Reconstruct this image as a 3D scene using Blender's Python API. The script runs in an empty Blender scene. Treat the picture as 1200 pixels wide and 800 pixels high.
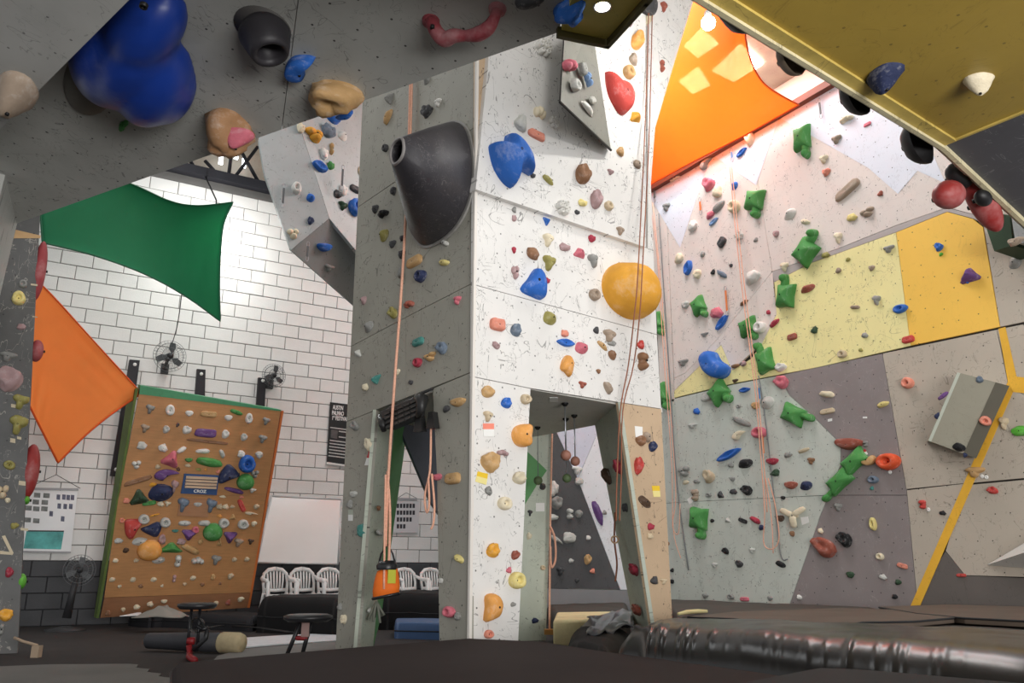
import bpy, bmesh, math, random
from mathutils import Vector, Matrix, noise
R = math.radians
SC = bpy.context.scene
COLL = SC.collection
# ------------------------------------------------------------------ camera
F = 970.0; CAMH = 0.66; PITCH = math.atan2(270.0, F)
cam_d = bpy.data.cameras.new('camera'); cam = bpy.data.objects.new('camera', cam_d); COLL.objects.link(cam)
YAW = 31.0
cam.location = (0, 0, CAMH); cam.rotation_euler = (R(90) + PITCH, 0, -R(YAW))
cam_d.sensor_width = 36; cam_d.lens = 36 * F / 1200; cam_d.clip_start = 0.05; cam_d.clip_end = 200
SC.camera = cam
# ------------------------------------------------------------------ world + exposure
w = bpy.data.worlds.new('world'); SC.world = w; w.use_nodes = True
w.node_tree.nodes['Background'].inputs[0].default_value = (0.95, 0.97, 1.0, 1)
w.node_tree.nodes['Background'].inputs[1].default_value = 0.62
SC.view_settings.view_transform = 'Standard'; SC.view_settings.look = 'None'
SC.view_settings.gamma = 1; SC.view_settings.use_curve_mapping = False
SC.view_settings.exposure = 0.4

def V(*a): return Vector(a)
CAM = V(0, 0, CAMH); Z = V(0, 0, 1)
def hdir(deg): return V(math.sin(R(deg + YAW)), math.cos(R(deg + YAW)), 0)
RGT = hdir(90); AHEAD = hdir(0)
def rel(x, y, z=0.): return RGT * x + AHEAD * y + Z * z
FWD = AHEAD * math.cos(PITCH) + Z * math.sin(PITCH); UPV = Z * math.cos(PITCH) - AHEAD * math.sin(PITCH)
def ray(x, y): return (FWD + RGT * ((x - 600) / F) + UPV * ((400 - y) / F))
def proj(p):
    d = p - CAM; z = d.dot(FWD)
    return (600 + F * d.dot(RGT) / z, 400 - F * d.dot(UPV) / z, z)
class Plane:
    """a flat surface of the place: origin, horizontal axis u, upward axis v, normal n towards the room"""
    def __init__(s, o, u, v):
        s.o = Vector(o); s.u = Vector(u).normalized(); s.v = Vector(v).normalized(); s.n = s.u.cross(s.v).normalized()
        if s.n.dot(CAM - s.o) < 0: s.n = -s.n
    def hit(s, x, y, off=0.0):
        r = ray(x, y); o = s.o + s.n * off
        t = (o - CAM).dot(s.n) / r.dot(s.n)
        return CAM + r * t
    def uv(s, p): d = p - s.o; return (d.dot(s.u), d.dot(s.v))
    def at(s, a, b, off=0.0): return s.o + s.u * a + s.v * b + s.n * off
def zplane(z): return Plane((0, 0, z), RGT, AHEAD)
# brick wall, tower faces, right climbing wall
UB = hdir(59); NB = hdir(-31)
BRICK = Plane(NB * 12.5, UB, Z)
TC = rel(-0.29, 6.0)
UL_ = hdir(-38.6); UR_ = hdir(51.4)
TL = Plane(TC, -UL_, Z); TR = Plane(TC, UR_, Z)
_p = zplane(0.30).hit(1070, 710)
RW = Plane((_p.x, _p.y, 0), -hdir(-31), Z)
BACKP = Plane(NB * 10.6, UB, Z)

# ------------------------------------------------------------------ lights of the hall and two added fills
def lamp(name, kind, loc, power, col=(1, 1, 1), size=0.1, target=None, sy=None, spot=None, blend=0.5):
    d = bpy.data.lights.new(name, kind); o = bpy.data.objects.new(name, d); COLL.objects.link(o)
    o.location = loc; d.energy = power; d.color = col
    if kind == 'AREA':
        d.size = size
        if sy: d.shape = 'RECTANGLE'; d.size_y = sy
    else: d.shadow_soft_size = size
    if spot: d.spot_size = R(spot); d.spot_blend = blend
    if target is not None: o.rotation_euler = (Vector(target) - Vector(loc)).to_track_quat('-Z', 'Y').to_euler()
    return o
BULB = CAM + ray(830, 27) * 7.2
WALL_LAMP = BRICK.hit(250, 268, .75)
lamp('bulb_light', 'POINT', BULB - V(0, 0, .02), 150, (1, .97, .93), .07)
lamp('wall_lamp_light', 'POINT', WALL_LAMP, 65, (1, .99, .97), .06)
lamp('skylight_light', 'AREA', rel(2.4, 10.2, 8.3), 330, (.95, .98, 1), 3.2, rel(2.4, 10.2, 0), 2.6)
lamp('skylight_light', 'AREA', rel(-4.5, 8.0, 8.3), 70, (.95, .98, 1), 3.0, rel(-4.5, 8.0, 0), 1.6)
lamp('overhead_fill_light', 'AREA', rel(2.6, -0.6, 5.6), 90, (1, .97, .93), 1.6, rel(2.2, 8.5, 2.5), .5)  # added, unseen overhead fill that brightens tower and right wall
lamp('low_fill_light', 'AREA', rel(3.2, -2.6, 0.9), 420, (1, .98, .96), 4.5, rel(0.5, 5, 3.6), 1.7)  # added low fill behind the camera, brightens the overhang undersides
# ------------------------------------------------------------------ materials
def lin(c):
    return tuple(((v / 255) / 12.92 if v / 255 <= .04045 else ((v / 255 + .055) / 1.055) ** 2.4) for v in c)
MATS = {}
def mat(name, col=(128, 128, 128), rough=.6, var=.12, vs=1.5, scratch=0., holes=0., bump=0., bs=40, metal=0., emit=0., coord='UV', chalk=0., objcol=False, spec=.4, transl=0., alpha=1., stretch=(1, 1, 1), scol=(40, 38, 36), grain=0.):
    if name in MATS: return MATS[name]
    m = bpy.data.materials.new(name); m.use_nodes = True; MATS[name] = m
    nt = m.node_tree; N = nt.nodes; L = nt.links; b = N['Principled BSDF']; out = N['Material Output']
    def n(t, **k):
        x = N.new(t)
        for a, v in k.items():
            if a in x.inputs: x.inputs[a].default_value = v
            else: setattr(x, a, v)
        return x
    tc = n('ShaderNodeTexCoord'); mp = n('ShaderNodeMapping'); mp.inputs['Scale'].default_value = stretch
    L.new(tc.outputs['UV' if coord == 'UV' else 'Object'], mp.inputs[0]); co = mp.outputs[0]
    if objcol:
        oi = n('ShaderNodeObjectInfo'); base = oi.outputs['Color']
    else:
        rgb = n('ShaderNodeRGB'); rgb.outputs[0].default_value = (*lin(col), 1); base = rgb.outputs[0]
    def mix(a, bb, f, mode='MIX'):
        x = n('ShaderNodeMix', data_type='RGBA', blend_type=mode)
        for s, val in ((6, a), (7, bb)):
            if isinstance(val, tuple): x.inputs[s].default_value = (*val, 1)
            else: L.new(val, x.inputs[s])
        if isinstance(f, (int, float)): x.inputs[0].default_value = f
        else: L.new(f, x.inputs[0])
        return x.outputs[2]
    def math_(op, a, bb=None, c=None):
        x = n('ShaderNodeMath', operation=op)
        for i, val in enumerate((a, bb, c)):
            if val is None: continue
            if isinstance(val, (int, float)): x.inputs[i].default_value = val
            else: L.new(val, x.inputs[i])
        return x.outputs[0]
    if var:
        nz = n('ShaderNodeTexNoise', Scale=vs, Detail=6., Roughness=.6); L.new(co, nz.inputs[0])
        mr = n('ShaderNodeMapRange'); mr.inputs[1].default_value = .3; mr.inputs[2].default_value = .7
        mr.inputs[3].default_value = 1 - var; mr.inputs[4].default_value = 1 + var * .5
        L.new(nz.outputs[0], mr.inputs[0])
        cc = n('ShaderNodeCombineColor')
        for i in range(3): L.new(mr.outputs[0], cc.inputs[i])
        base = mix(base, cc.outputs[0], 1.0, 'MULTIPLY')
    if grain:
        mg = n('ShaderNodeMapping'); mg.inputs['Scale'].default_value = (2.2, 22, 22); L.new(tc.outputs['UV' if coord == 'UV' else 'Object'], mg.inputs[0])
        ng = n('ShaderNodeTexNoise', Scale=2., Detail=5., Roughness=.65); L.new(mg.outputs[0], ng.inputs[0])
        base = mix(base, tuple(c * .62 for c in lin(col)), math_('MULTIPLY', math_('SUBTRACT', ng.outputs[0], .38), grain * 3))
    if scratch:
        # thin winding scuffs: the zero lines of a warped noise, kept only in patches
        for sc, sx, wd, am in ((4.2, (1, .35, 1), .0045, .75), (7.5, (1.0, .6, 1), .006, .6), (2.6, (.5, 1.2, 1), .003, .7)):
            m2 = n('ShaderNodeMapping'); m2.inputs['Scale'].default_value = sx; m2.inputs['Location'].default_value = (sc * 3.1, sc, 0); m2.inputs['Rotation'].default_value = (0, 0, sc)
            L.new(tc.outputs['UV' if coord == 'UV' else 'Object'], m2.inputs[0])
            s1 = n('ShaderNodeTexNoise', Scale=sc, Detail=3., Roughness=.7, Distortion=.8); L.new(m2.outputs[0], s1.inputs[0])
            ln = math_('LESS_THAN', math_('ABSOLUTE', math_('SUBTRACT', s1.outputs[0], .5)), wd)
            s2 = n('ShaderNodeTexNoise', Scale=sc * .9, Detail=4.); L.new(co, s2.inputs[0])
            pt = math_('GREATER_THAN', s2.outputs[0], .53)
            base = mix(base, lin(scol), math_('MULTIPLY', math_('MULTIPLY', ln, pt), scratch * am))
        s3 = n('ShaderNodeTexNoise', Scale=38., Detail=3., Roughness=.7); L.new(co, s3.inputs[0])
        base = mix(base, lin(scol), math_('MULTIPLY', math_('GREATER_THAN', s3.outputs[0], .70), scratch * .8))
    if holes:
        vo = n('ShaderNodeTexVoronoi', Scale=5.2, Randomness=.55, voronoi_dimensions='2D'); L.new(co, vo.inputs['Vector'])
        base = mix(base, (.02, .02, .02), math_('MULTIPLY', math_('LESS_THAN', vo.outputs['Distance'], .036), holes))
    if chalk:
        ck = n('ShaderNodeTexNoise', Scale=2.3, Detail=5., Roughness=.7); L.new(tc.outputs['Object'], ck.inputs[0])
        cr = n('ShaderNodeMapRange'); cr.inputs[1].default_value = .52; cr.inputs[2].default_value = .72
        L.new(ck.outputs[0], cr.inputs[0])
        base = mix(base, (.75, .74, .72), math_('MULTIPLY', cr.outputs[0], chalk))
    L.new(base, b.inputs['Base Color'])
    b.inputs['Roughness'].default_value = rough; b.inputs['Metallic'].default_value = metal
    b.inputs['Specular IOR Level'].default_value = spec
    if emit:
        L.new(base, b.inputs['Emission Color']); b.inputs['Emission Strength'].default_value = emit
    if bump:
        bn = n('ShaderNodeTexNoise', Scale=bs, Detail=5.); L.new(co if coord == 'UV' else tc.outputs['Object'], bn.inputs[0])
        bp = n('ShaderNodeBump', Strength=bump, Distance=.01); L.new(bn.outputs[0], bp.inputs['Height']); L.new(bp.outputs[0], b.inputs['Normal'])
    if transl or alpha < 1:
        sh = b.outputs[0]
        if transl:
            tr = n('ShaderNodeBsdfTranslucent'); L.new(base, tr.inputs[0])
            ms = n('ShaderNodeMixShader'); ms.inputs[0].default_value = transl; L.new(sh, ms.inputs[1]); L.new(tr.outputs[0], ms.inputs[2]); sh = ms.outputs[0]
        if alpha < 1:
            tp = n('ShaderNodeBsdfTransparent'); tp.inputs[0].default_value = (1, .86, .66, 1)
            ms = n('ShaderNodeMixShader'); ms.inputs[0].default_value = 1 - alpha; L.new(sh, ms.inputs[1]); L.new(tp.outputs[0], ms.inputs[2]); sh = ms.outputs[0]
        L.new(sh, out.inputs[0])
    return m
# ------------------------------------------------------------------ mesh helpers
def wloc(o):
    p = V(0, 0, 0)
    while o: p = p + o.location; o = o.parent
    return p
def setp(o, label=None, cat=None, group=None, kind=None):
    if label: o['label'] = label
    if cat: o['category'] = cat
    if group: o['group'] = group
    if kind: o['kind'] = kind
    return o
def empty(name, loc, label=None, cat=None, group=None, kind=None):
    o = bpy.data.objects.new(name, None); COLL.objects.link(o); o.location = loc; o.empty_display_size = .1
    return setp(o, label, cat, group, kind)
class MB:
    def __init__(s): s.v = []; s.f = []; s.sm = []; s.mi = []; s.cur = 0
    def add(s, vs, fs, smooth=False):
        k = len(s.v); s.v += [Vector(p) for p in vs]
        for f in fs: s.f.append([i + k for i in f]); s.sm.append(smooth); s.mi.append(s.cur)
        return s
    def prism(s, pts, vec):
        n = len(pts); vec = Vector(vec)
        # front face must look along -vec
        nrm = V(0, 0, 0)
        for i in range(n): nrm += pts[i].cross(pts[(i + 1) % n])
        if nrm.dot(vec) > 0: pts = pts[::-1]
        return s.add(list(pts) + [p + vec for p in pts], [list(range(n)), [n + i for i in range(n)][::-1]] + [[(i + 1) % n, i, i + n, (i + 1) % n + n] for i in range(n)])
    def box(s, c, ax, ay, az):      # centre and three half-axes
        c = Vector(c); vs = [c + ax * i + ay * j + az * k for k in (-1, 1) for j in (-1, 1) for i in (-1, 1)]
        return s.add(vs, [[0, 2, 3, 1], [4, 5, 7, 6], [0, 1, 5, 4], [2, 6, 7, 3], [0, 4, 6, 2], [1, 3, 7, 5]])
    def bx(s, x0, x1, y0, y1, z0, z1): return s.box(((x0 + x1) / 2, (y0 + y1) / 2, (z0 + z1) / 2), V((x1 - x0) / 2, 0, 0), V(0, (y1 - y0) / 2, 0), V(0, 0, (z1 - z0) / 2))
    def tube(s, path, r, n=8, closed=False):
        path = [Vector(p) for p in path]; m = len(path); vs = []; fs = []
        rr = r if isinstance(r, (list, tuple)) else [r] * m
        prev = None
        for i, p in enumerate(path):
            if closed: t = path[(i + 1) % m] - path[i - 1]
            else: t = path[min(i + 1, m - 1)] - path[max(i - 1, 0)]
            t.normalize()
            if prev is None:
                a = t.orthogonal().normalized()
            else:
                a = prev - t * prev.dot(t)
                a = a.normalized() if a.length > 1e-6 else t.orthogonal().normalized()
            prev = a; b = t.cross(a)
            vs += [p + (a * math.cos(2 * math.pi * k / n) + b * math.sin(2 * math.pi * k / n)) * rr[i] for k in range(n)]
        for i in range(m if closed else m - 1):
            j = (i + 1) % m
            fs += [[i * n + k, i * n + (k + 1) % n, j * n + (k + 1) % n, j * n + k] for k in range(n)]
        if not closed: fs += [list(range(n))[::-1], [(m - 1) * n + k for k in range(n)]]
        return s.add(vs, fs, True)
    def lathe(s, prof, c=(0, 0, 0), n=24, axis=None, ux=None):   # prof: (r, h)
        az = (axis or Z).normalized(); ax = (ux or az.orthogonal()).normalized(); ay = az.cross(ax); c = Vector(c); vs = []; fs = []
        for r, h in prof: vs += [c + az * h + (ax * math.cos(2 * math.pi * k / n) + ay * math.sin(2 * math.pi * k / n)) * max(r, 1e-4) for k in range(n)]
        for i in range(len(prof) - 1): fs += [[i * n + k, i * n + (k + 1) % n, (i + 1) * n + (k + 1) % n, (i + 1) * n + k] for k in range(n)]
        return s.add(vs, fs, True)
    def ball(s, c, r, n=16): return s.lathe([(r * math.sin(math.pi * i / 10), -r * math.cos(math.pi * i / 10)) for i in range(11)], c, n)
    def data(s, name, origin, mats, uvp=None):
        me = bpy.data.meshes.new(name); me.from_pydata([v - origin for v in s.v], [], s.f)
        for m in (mats if isinstance(mats, (list, tuple)) else [mats]): me.materials.append(m)
        for p, sm, mi in zip(me.polygons, s.sm, s.mi): p.use_smooth = sm; p.material_index = mi
        if uvp is not None:
            ul = me.uv_layers.new(name='UVMap')
            for lp in me.loops: ul.data[lp.index].uv = uvp.uv(s.v[lp.vertex_index])
        me.update(); return me
    def build(s, name, m, parent=None, uvp=None, label=None, cat=None, group=None, kind=None):
        if parent is None:
            c = sum(s.v, V(0, 0, 0)) / len(s.v); c.z = min(v.z for v in s.v); base = c
        else: c = wloc(parent); base = V(0, 0, 0)
        o = bpy.data.objects.new(name, s.data(name, c, m, uvp)); COLL.objects.link(o)
        if parent: o.parent = parent
        else: o.location = base
        return setp(o, label, cat, group, kind)
def inset(pts, n, d):
    m = len(pts); out = []
    nrm = V(0, 0, 0)
    for i in range(m): nrm += pts[i].cross(pts[(i + 1) % m])
    sg = 1 if nrm.dot(n) > 0 else -1
    for i in range(m):
        a, b, c = pts[i - 1], pts[i], pts[(i + 1) % m]
        e1 = (b - a).normalized(); e2 = (c - b).normalized()
        n1 = n.cross(e1) * sg; n2 = n.cross(e2) * sg
        k = n1 + n2
        if k.length < 1e-5: out.append(b + n1 * d); continue
        k.normalize(); q = max(.35, k.dot(n1)); out.append(b + k * (d / q))
    return out
def panel(name, pl, px, m, parent=None, thick=.03, off=0., gap=.003, floor=None, **kw):
    """a flat board on a wall plane, outlined by where its corners are seen"""
    pts = [pl.hit(x, y, off) for x, y in px]
    if floor is not None:
        for p in pts:
            if p.z < floor: p.z = floor
    if gap: pts = inset(pts, pl.n, gap)
    b = MB().prism(pts, -pl.n * thick)
    return b.build(name, m, parent, uvp=pl, **kw)
def mpx(p): return proj(p)[2] / F          # metres per pixel at a point
# ================================================================== THE SETTING
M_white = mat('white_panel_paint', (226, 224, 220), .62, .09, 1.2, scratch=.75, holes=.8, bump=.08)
M_shaded = mat('shaded_panel_paint', (158, 156, 145), .6, .12, 1.2, scratch=.6, holes=.8, bump=.08)  # same paint as the white panels, darkened to carry the face's shade
M_tan = mat('tan_panel_tone', (198, 172, 142), .6, .12, 1.5, scratch=.75, holes=.8, bump=.08)
M_over = mat('overhang_grey_paint', (178, 179, 174), .62, .16, 1.6, scratch=.55, holes=.9, bump=.15, bs=14)
M_dark = mat('dark_grey_paint', (78, 78, 80), .6, .2, 1.6, scratch=.5, holes=.5, scol=(150, 148, 140))
M_seam = mat('dark_backing', (52, 48, 44), .9, 0)
M_floor = mat('floor_rubber', (56, 53, 53), .7, .25, .8, coord='Object', scratch=.12, scol=(120, 80, 75), spec=.15)
M_brick = mat('white_block_paint', (222, 221, 218), .55, .06, 3, coord='Object', bump=.25, bs=60)
M_brickd = mat('dark_block_paint', (74, 75, 78), .6, .15, 3, coord='Object', bump=.25, bs=60)
M_mortar = mat('mortar', (104, 102, 100), .9, .1, 5, coord='Object')
M_mortard = mat('dark_mortar', (52, 52, 54), .9, .1, 5, coord='Object')
M_steel = mat('dark_steel', (46, 46, 52), .5, .2, 4, coord='Object', metal=.3)
M_roof = mat('roof_sheet', (176, 166, 152), .7, .25, 1.2, coord='Object', scratch=.3, scol=(110, 70, 45))
M_skyl = mat('skylight_glow', (240, 248, 255), .5, 0, emit=4.5)

# ---- floor
fl = MB(); fl.bx(-14, RW.o.x + .02, -7, 12.55, -.12, 0); floor = fl.build('floor', M_floor, kind='structure')

# ---- brick wall: backing with mortar, blocks as pieces
_tp = BRICK.hit(255, 213); HB = _tp.z
S0 = BRICK.uv(BRICK.hit(-40, 600))[0]; S1 = BRICK.uv(BRICK.hit(650, 600))[0]
ZSPLIT = round(BRICK.hit(80, 651).z / .2) * .2
bw = MB(); bw.prism([BRICK.at(S0 - 3, ZSPLIT, -.012), BRICK.at(S1 + 1.0, ZSPLIT, -.012), BRICK.at(S1 + 1.0, HB, -.012), BRICK.at(S0 - 3, HB, -.012)], -BRICK.n * .18)
bw.cur = 1; bw.prism([BRICK.at(S0 - 3, 0, -.012), BRICK.at(S1 + 1.0, 0, -.012), BRICK.at(S1 + 1.0, ZSPLIT, -.012), BRICK.at(S0 - 3, ZSPLIT, -.012)], -BRICK.n * .18)
wall_back = bw.build('wall_back', [M_mortar, M_mortard], kind='structure')
def inpoly(x, y, P):
    c = False
    for i in range(len(P)):
        (x1, y1), (x2, y2) = P[i - 1], P[i]
        if (y1 > y) != (y2 > y) and x < (x2 - x1) * (y - y1) / (y2 - y1) + x1: c = not c
    return c
VIS = [[(55, 285), (100, 298), (170, 315), (258, 378), (262, 290), (275, 235), (160, 215), (210, 200), (310, 230), (345, 293), (416, 357), (400, 600), (318, 580), (300, 560), (330, 480), (165, 450), (60, 335)],
       [(165, 462), (150, 560), (125, 650), (117, 725), (28, 722), (28, 575), (70, 542)], [(300, 640), (395, 660), (393, 740), (292, 705)], [(470, 520), (513, 590), (515, 690), (460, 690)]]
def brick_mesh(nm, m):
    b = MB(); hw, hh, dp = .1965, .0965, .010
    a = [V(-hw, 0, -hh), V(hw, 0, -hh), V(hw, 0, hh), V(-hw, 0, hh)]
    f = [V(-hw + .006, -dp, -hh + .006), V(hw - .006, -dp, -hh + .006), V(hw - .006, -dp, hh - .006), V(-hw + .006, -dp, hh - .006)]
    b.add(a + f, [[4, 5, 6, 7]] + [[i, (i + 1) % 4, (i + 1) % 4 + 4, i + 4] for i in range(4)])
    return b, b.data(nm, V(0, 0, 0), m)
bq, BM_w = brick_mesh('brick', M_brick); _, BM_d = brick_mesh('brick_dark', M_brickd)
ROT = Matrix((( BRICK.u.x, -BRICK.n.x, 0), (BRICK.u.y, -BRICK.n.y, 0), (0, 0, 1)))
cand = []; rest = MB(); rng = random.Random(3)
row = 0; zz = .1
while zz < HB - .05:
    s = S0 - 3 + (.2 if row % 2 else 0)
    while s < S1 + .9:
        c = BRICK.at(s + .2, zz, -.012); x, y, d = proj(c)
        vis = any(inpoly(x, y, P) for P in VIS)
        cand.append((vis and d > 0, -d, c, zz < ZSPLIT, rng.uniform(-.003, .003))); s += .4
    zz += .2; row += 1
cand.sort(key=lambda t: (not t[0], -t[1]))
for i, (vis, nd, c, dk, jit) in enumerate(cand):
    if vis and i < 300:
        o = bpy.data.objects.new('brick', BM_d if dk else BM_w); COLL.objects.link(o)
        o.matrix_world = Matrix.Translation(c + BRICK.n * jit - wall_back.location) @ ROT.to_4x4(); o.parent = wall_back
    else:
        rest.cur = 1 if dk else 0
        rest.add([ROT @ p + c for p in bq.v], bq.f)
rest.build('brick_field', [M_brick, M_brickd], wall_back, kind='stuff')

# ---- ceiling with roof sheet, skylights, steel beam and truss rods
ce = MB(); ZR = 8.6
ce.bx(-14, RW.o.x + 2.2, 1.0, 14, ZR, ZR + .1); ceiling = ce.build('ceiling', M_roof, kind='structure')
tr1 = empty('trim_1', BRICK.at(0, HB), kind='structure')
b = MB(); b.box(BRICK.at((S0 + S1) / 2, HB + .06, .05), BRICK.u * ((S1 - S0) / 2 + 2), BRICK.n * .09, Z * .07); b.build('steel_beam', M_steel, tr1)
def pt(x, y): return BRICK.hit(x, y, .0)
for (a, c) in (((240, 188), (264, 214)), ((272, 172), (267, 214)), ((302, 172), (270, 214)), ((283, 178), (308, 222)), ((203, 150), (232, 205)), ((330, 150), (312, 224))):
    b = MB(); b.tube([pt(*a), pt(*c)], .028, 6); b.build('truss_rod', M_steel, tr1)
b = MB(); b.prism([BRICK.hit(120, 232, -.25), BRICK.hit(345, 260, -.25), BRICK.hit(420, 60, -1.2), BRICK.hit(120, 60, -1.2)], -BRICK.n * .05 + Z * .05); b.build('roof_sheet', M_roof, tr1)
for (x, y) in ((259, 187), (277, 181), (286, 191)):
    b = MB(); q = BRICK.hit(x, y, -.25); b.box(q, BRICK.u * .03, BRICK.n * .02, Z * .08); b.build('skylight_pane', M_skyl, tr1)

# ---- right climbing wall
XR = 1420
RT = RW.hit(960, 112).z
M_rw = mat('pale_wall_paint', (222, 212, 205), .6, .07, 1.0, scratch=.4, holes=.9, bump=.06)
M_rwg = mat('greenish_wall_paint', (198, 203, 194), .6, .09, 1.0, scratch=.55, holes=.9, bump=.06)
M_rww = mat('cool_white_paint', (222, 226, 236), .6, .05, 1.0, scratch=.25, holes=.9)
M_pale = mat('pale_yellow_paint', (240, 230, 165), .6, .06, 1.0, scratch=.55, holes=.9)
M_yel = mat('warm_yellow_paint', (246, 198, 88), .6, .05, 1.0, scratch=.12, holes=.9)
M_pur = mat('mauve_grey_paint', (142, 133, 132), .6, .12, 1.2, scratch=.3, holes=.9, scol=(190, 185, 178))
M_bei = mat('beige_grey_paint', (186, 176, 162), .6, .09, 1.0, scratch=.5, holes=.9)
M_lowd = mat('low_dark_paint', (104, 98, 94), .6, .12, 1.5, scratch=.3)
M_band = mat('grey_band_tone', (178, 170, 168), .6, .1, 2)  # darker grey strip along the curve above the yellow fields
M_tape = mat('yellow_tape_paint', (236, 182, 62), .55, .1, 3, scratch=.2)
b = MB()
e0 = RW.uv(RW.hit(600, 600))[0]; e1 = RW.uv(RW.hit(XR, 600))[0]
b.prism([RW.at(e0, 0, -.03), RW.at(e1, 0, -.03), RW.at(e1, RT - .02, -.03), RW.at(e0, RT - .02, -.03)], -RW.n * .15)
wall_right = b.build('wall_right', M_seam, uvp=RW, kind='structure')
def rp(px, m, off=0., name='wall_panel', gap=.003, thick=.03): return panel(name, RW, px, m, wall_right, off=off, gap=gap, thick=thick, floor=.05)
def topy(x): return 112 + (960 - x) * .53     # the top edge of the wall
_tl = [RW.at(RW.uv(RW.hit(x, 500))[0], RT) for x in (600, 1100, XR)]
def topx(x):
    u = RW.uv(RW.hit(x, 400))[0]; return proj(RW.at(u, RT))[:2]
# upper field above the seam, split at the panel joints
A = topx(700); B_ = topx(960)
rp([topx(640), topx(790), (790, 470), (640, 500)], M_rw)
rp([topx(790), topx(900), (905, 318), (840, 398), (803, 437), (790, 443)], M_rw)
rp([topx(900), topx(1160), (1148, 253), (1110, 243), (1050, 264), (985, 290), (905, 318)], M_rw)
rp([(790, 443), (803, 437), (840, 398), (905, 318), (908, 335), (910, 368), (893, 402), (858, 434), (845, 404), (790, 458)], M_rw)
rp([(790, 458), (845, 404), (858, 434), (880, 420), (893, 402), (910, 368), (906, 331), (950, 308), (1050, 272), (1067, 405), (960, 430), (860, 449), (790, 466)], M_pale)
rp([(905, 318), (985, 290), (1050, 264), (1110, 243), (1148, 253), (1152, 262), (1140, 256), (1110, 248), (1050, 272), (950, 308), (906, 331)], M_band)
rp([(1050, 272), (1110, 248), (1140, 256), (1152, 266), (1172, 383), (1067, 405)], M_yel)
rp([topx(1160), topx(1300), (1330, 350), (1172, 383), (1152, 262), (1148, 253)], M_bei)
# below the seam
rp([(640, 500), (790, 467), (800, 588), (640, 600)], M_rwg)
rp([(790, 467), (860, 450), (912, 440), (925, 463), (955, 490), (985, 520), (985, 545), (971, 580), (800, 588)], M_rwg)
rp([(640, 600), (800, 588), (971, 580), (962, 602), (924, 712), (640, 735)], M_rwg)
rp([(912, 440), (1034, 414), (1063, 580), (971, 580), (985, 545), (985, 520), (955, 490), (925, 463)], M_pur)
rp([(971, 580), (1063, 580), (1078, 740), (914, 740), (924, 712), (962, 602)], M_pur)
rp([(1034, 414), (1168, 386), (1181, 447), (1132, 566), (1062, 573)], M_bei)
rp([(1062.4, 574), (1132, 566), (1075, 705)], M_bei)
rp([(1168, 386), (1330, 352), (1330, 480), (1200, 462), (1185, 455)], M_bei)
rp([(1185, 455), (1200, 462), (1330, 480), (1330, 548), (1137, 566)], M_bei)
rp([(1132, 568), (1330, 550), (1330, 680), (1131, 674), (1108, 645)], M_bei)
rp([(1108, 645), (1131, 674), (1330, 682), (1330, 770), (1074, 740), (1068, 710)], M_lowd)
# cool white triangles and the yellow tape stripes, thin coats on top
rp([topx(768), topx(846), (797, 290)], M_rww, .004, 'painted_triangle', 0, .004)
rp([topx(853), topx(937), (886, 217)], M_rww, .004, 'painted_triangle', 0, .004)
rp([topx(940), topx(1090), (1108, 215), (1075, 200), (1052, 227), (1018, 197)], M_rww, .004, 'painted_triangle', 0, .004)
for q in ([(1170, 385), (1178, 383), (1191, 441), (1181, 447)], [(1181, 447), (1191, 441), (1290, 452), (1290, 470), (1186, 459)], [(1181, 447), (1187, 459), (1077, 712), (1066, 712)]):
    rp(q, M_tape, .005, 'tape_stripe', 0, .005)
b = MB(); a1 = RW.at(e0, RT + .04, .03); b.box((a1 + RW.at(e1, RT + .04, .03)) / 2, RW.u * (e1 - e0) / 2, RW.n * .07, Z * .05)
b.build('top_rail', mat('red_brown_rail', (120, 62, 42), .6, .2, 3, coord='Object'), wall_right)
# white upper wall behind the sails
b = MB(); b.prism([RW.at(e0, RT - .3, -1.6), RW.at(e1, RT - .3, -1.6), RW.at(e1, ZR, -1.6), RW.at(e0, ZR, -1.6)], -RW.n * .1)
b.build('wall_upper_right', mat('white_plaster', (232, 228, 224), .8, .05, 1), uvp=RW, kind='structure')
# skylight panes over the orange sail
SKY = empty('window_1', (0, 0, ZR), kind='structure')
zp = zplane(ZR - .03)
M_glow = mat('skylight_glass', (255, 252, 240), .4, 0, emit=34.0)
for q in ([(835, 84), (868, 52), (893, 76), (860, 96)], [(796, 96), (818, 80), (832, 100), (812, 110)], [(802, 55), (822, 34), (842, 52), (818, 68)]):
    b = MB(); b.prism([zp.hit(x, y) for x, y in q], V(0, 0, .02)); b.build('pane', M_glow, SKY)

# ---- climbing panel seen through the tower, at the back
wbp = empty('wall_far', BACKP.at(0, 0), kind='structure')
M_char = mat('charcoal_paint', (84, 84, 86), .6, .2, 1.5, scratch=.5, holes=.6, scol=(30, 30, 30))
M_fw = mat('far_white_paint', (226, 228, 232), .6, .06, 1.5, scratch=.4, holes=.6)
M_fl = mat('far_lilac_paint', (204, 206, 220), .6, .06, 1.5, scratch=.2, holes=.6)
def fp(px, m, off=0., gap=.004): return panel('wall_panel', BACKP, px, m, wbp, off=off, gap=gap, floor=.0, thick=.12)
fp([(600, 420), (628, 420), (653, 508), (677, 561), (727, 691), (640, 689), (600, 687)], M_char)
fp([(628, 420), (720, 400), (712, 480), (677, 561), (653, 508)], M_fl)
fp([(720, 400), (742, 400), (742, 691), (727, 691), (677, 561), (712, 480)], M_fw)
fp([(600, 687), (640, 689), (727, 691), (742, 690), (742, 725), (600, 725)], mat('far_kick_paint', (140, 140, 142), .6, .1, 2))

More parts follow.
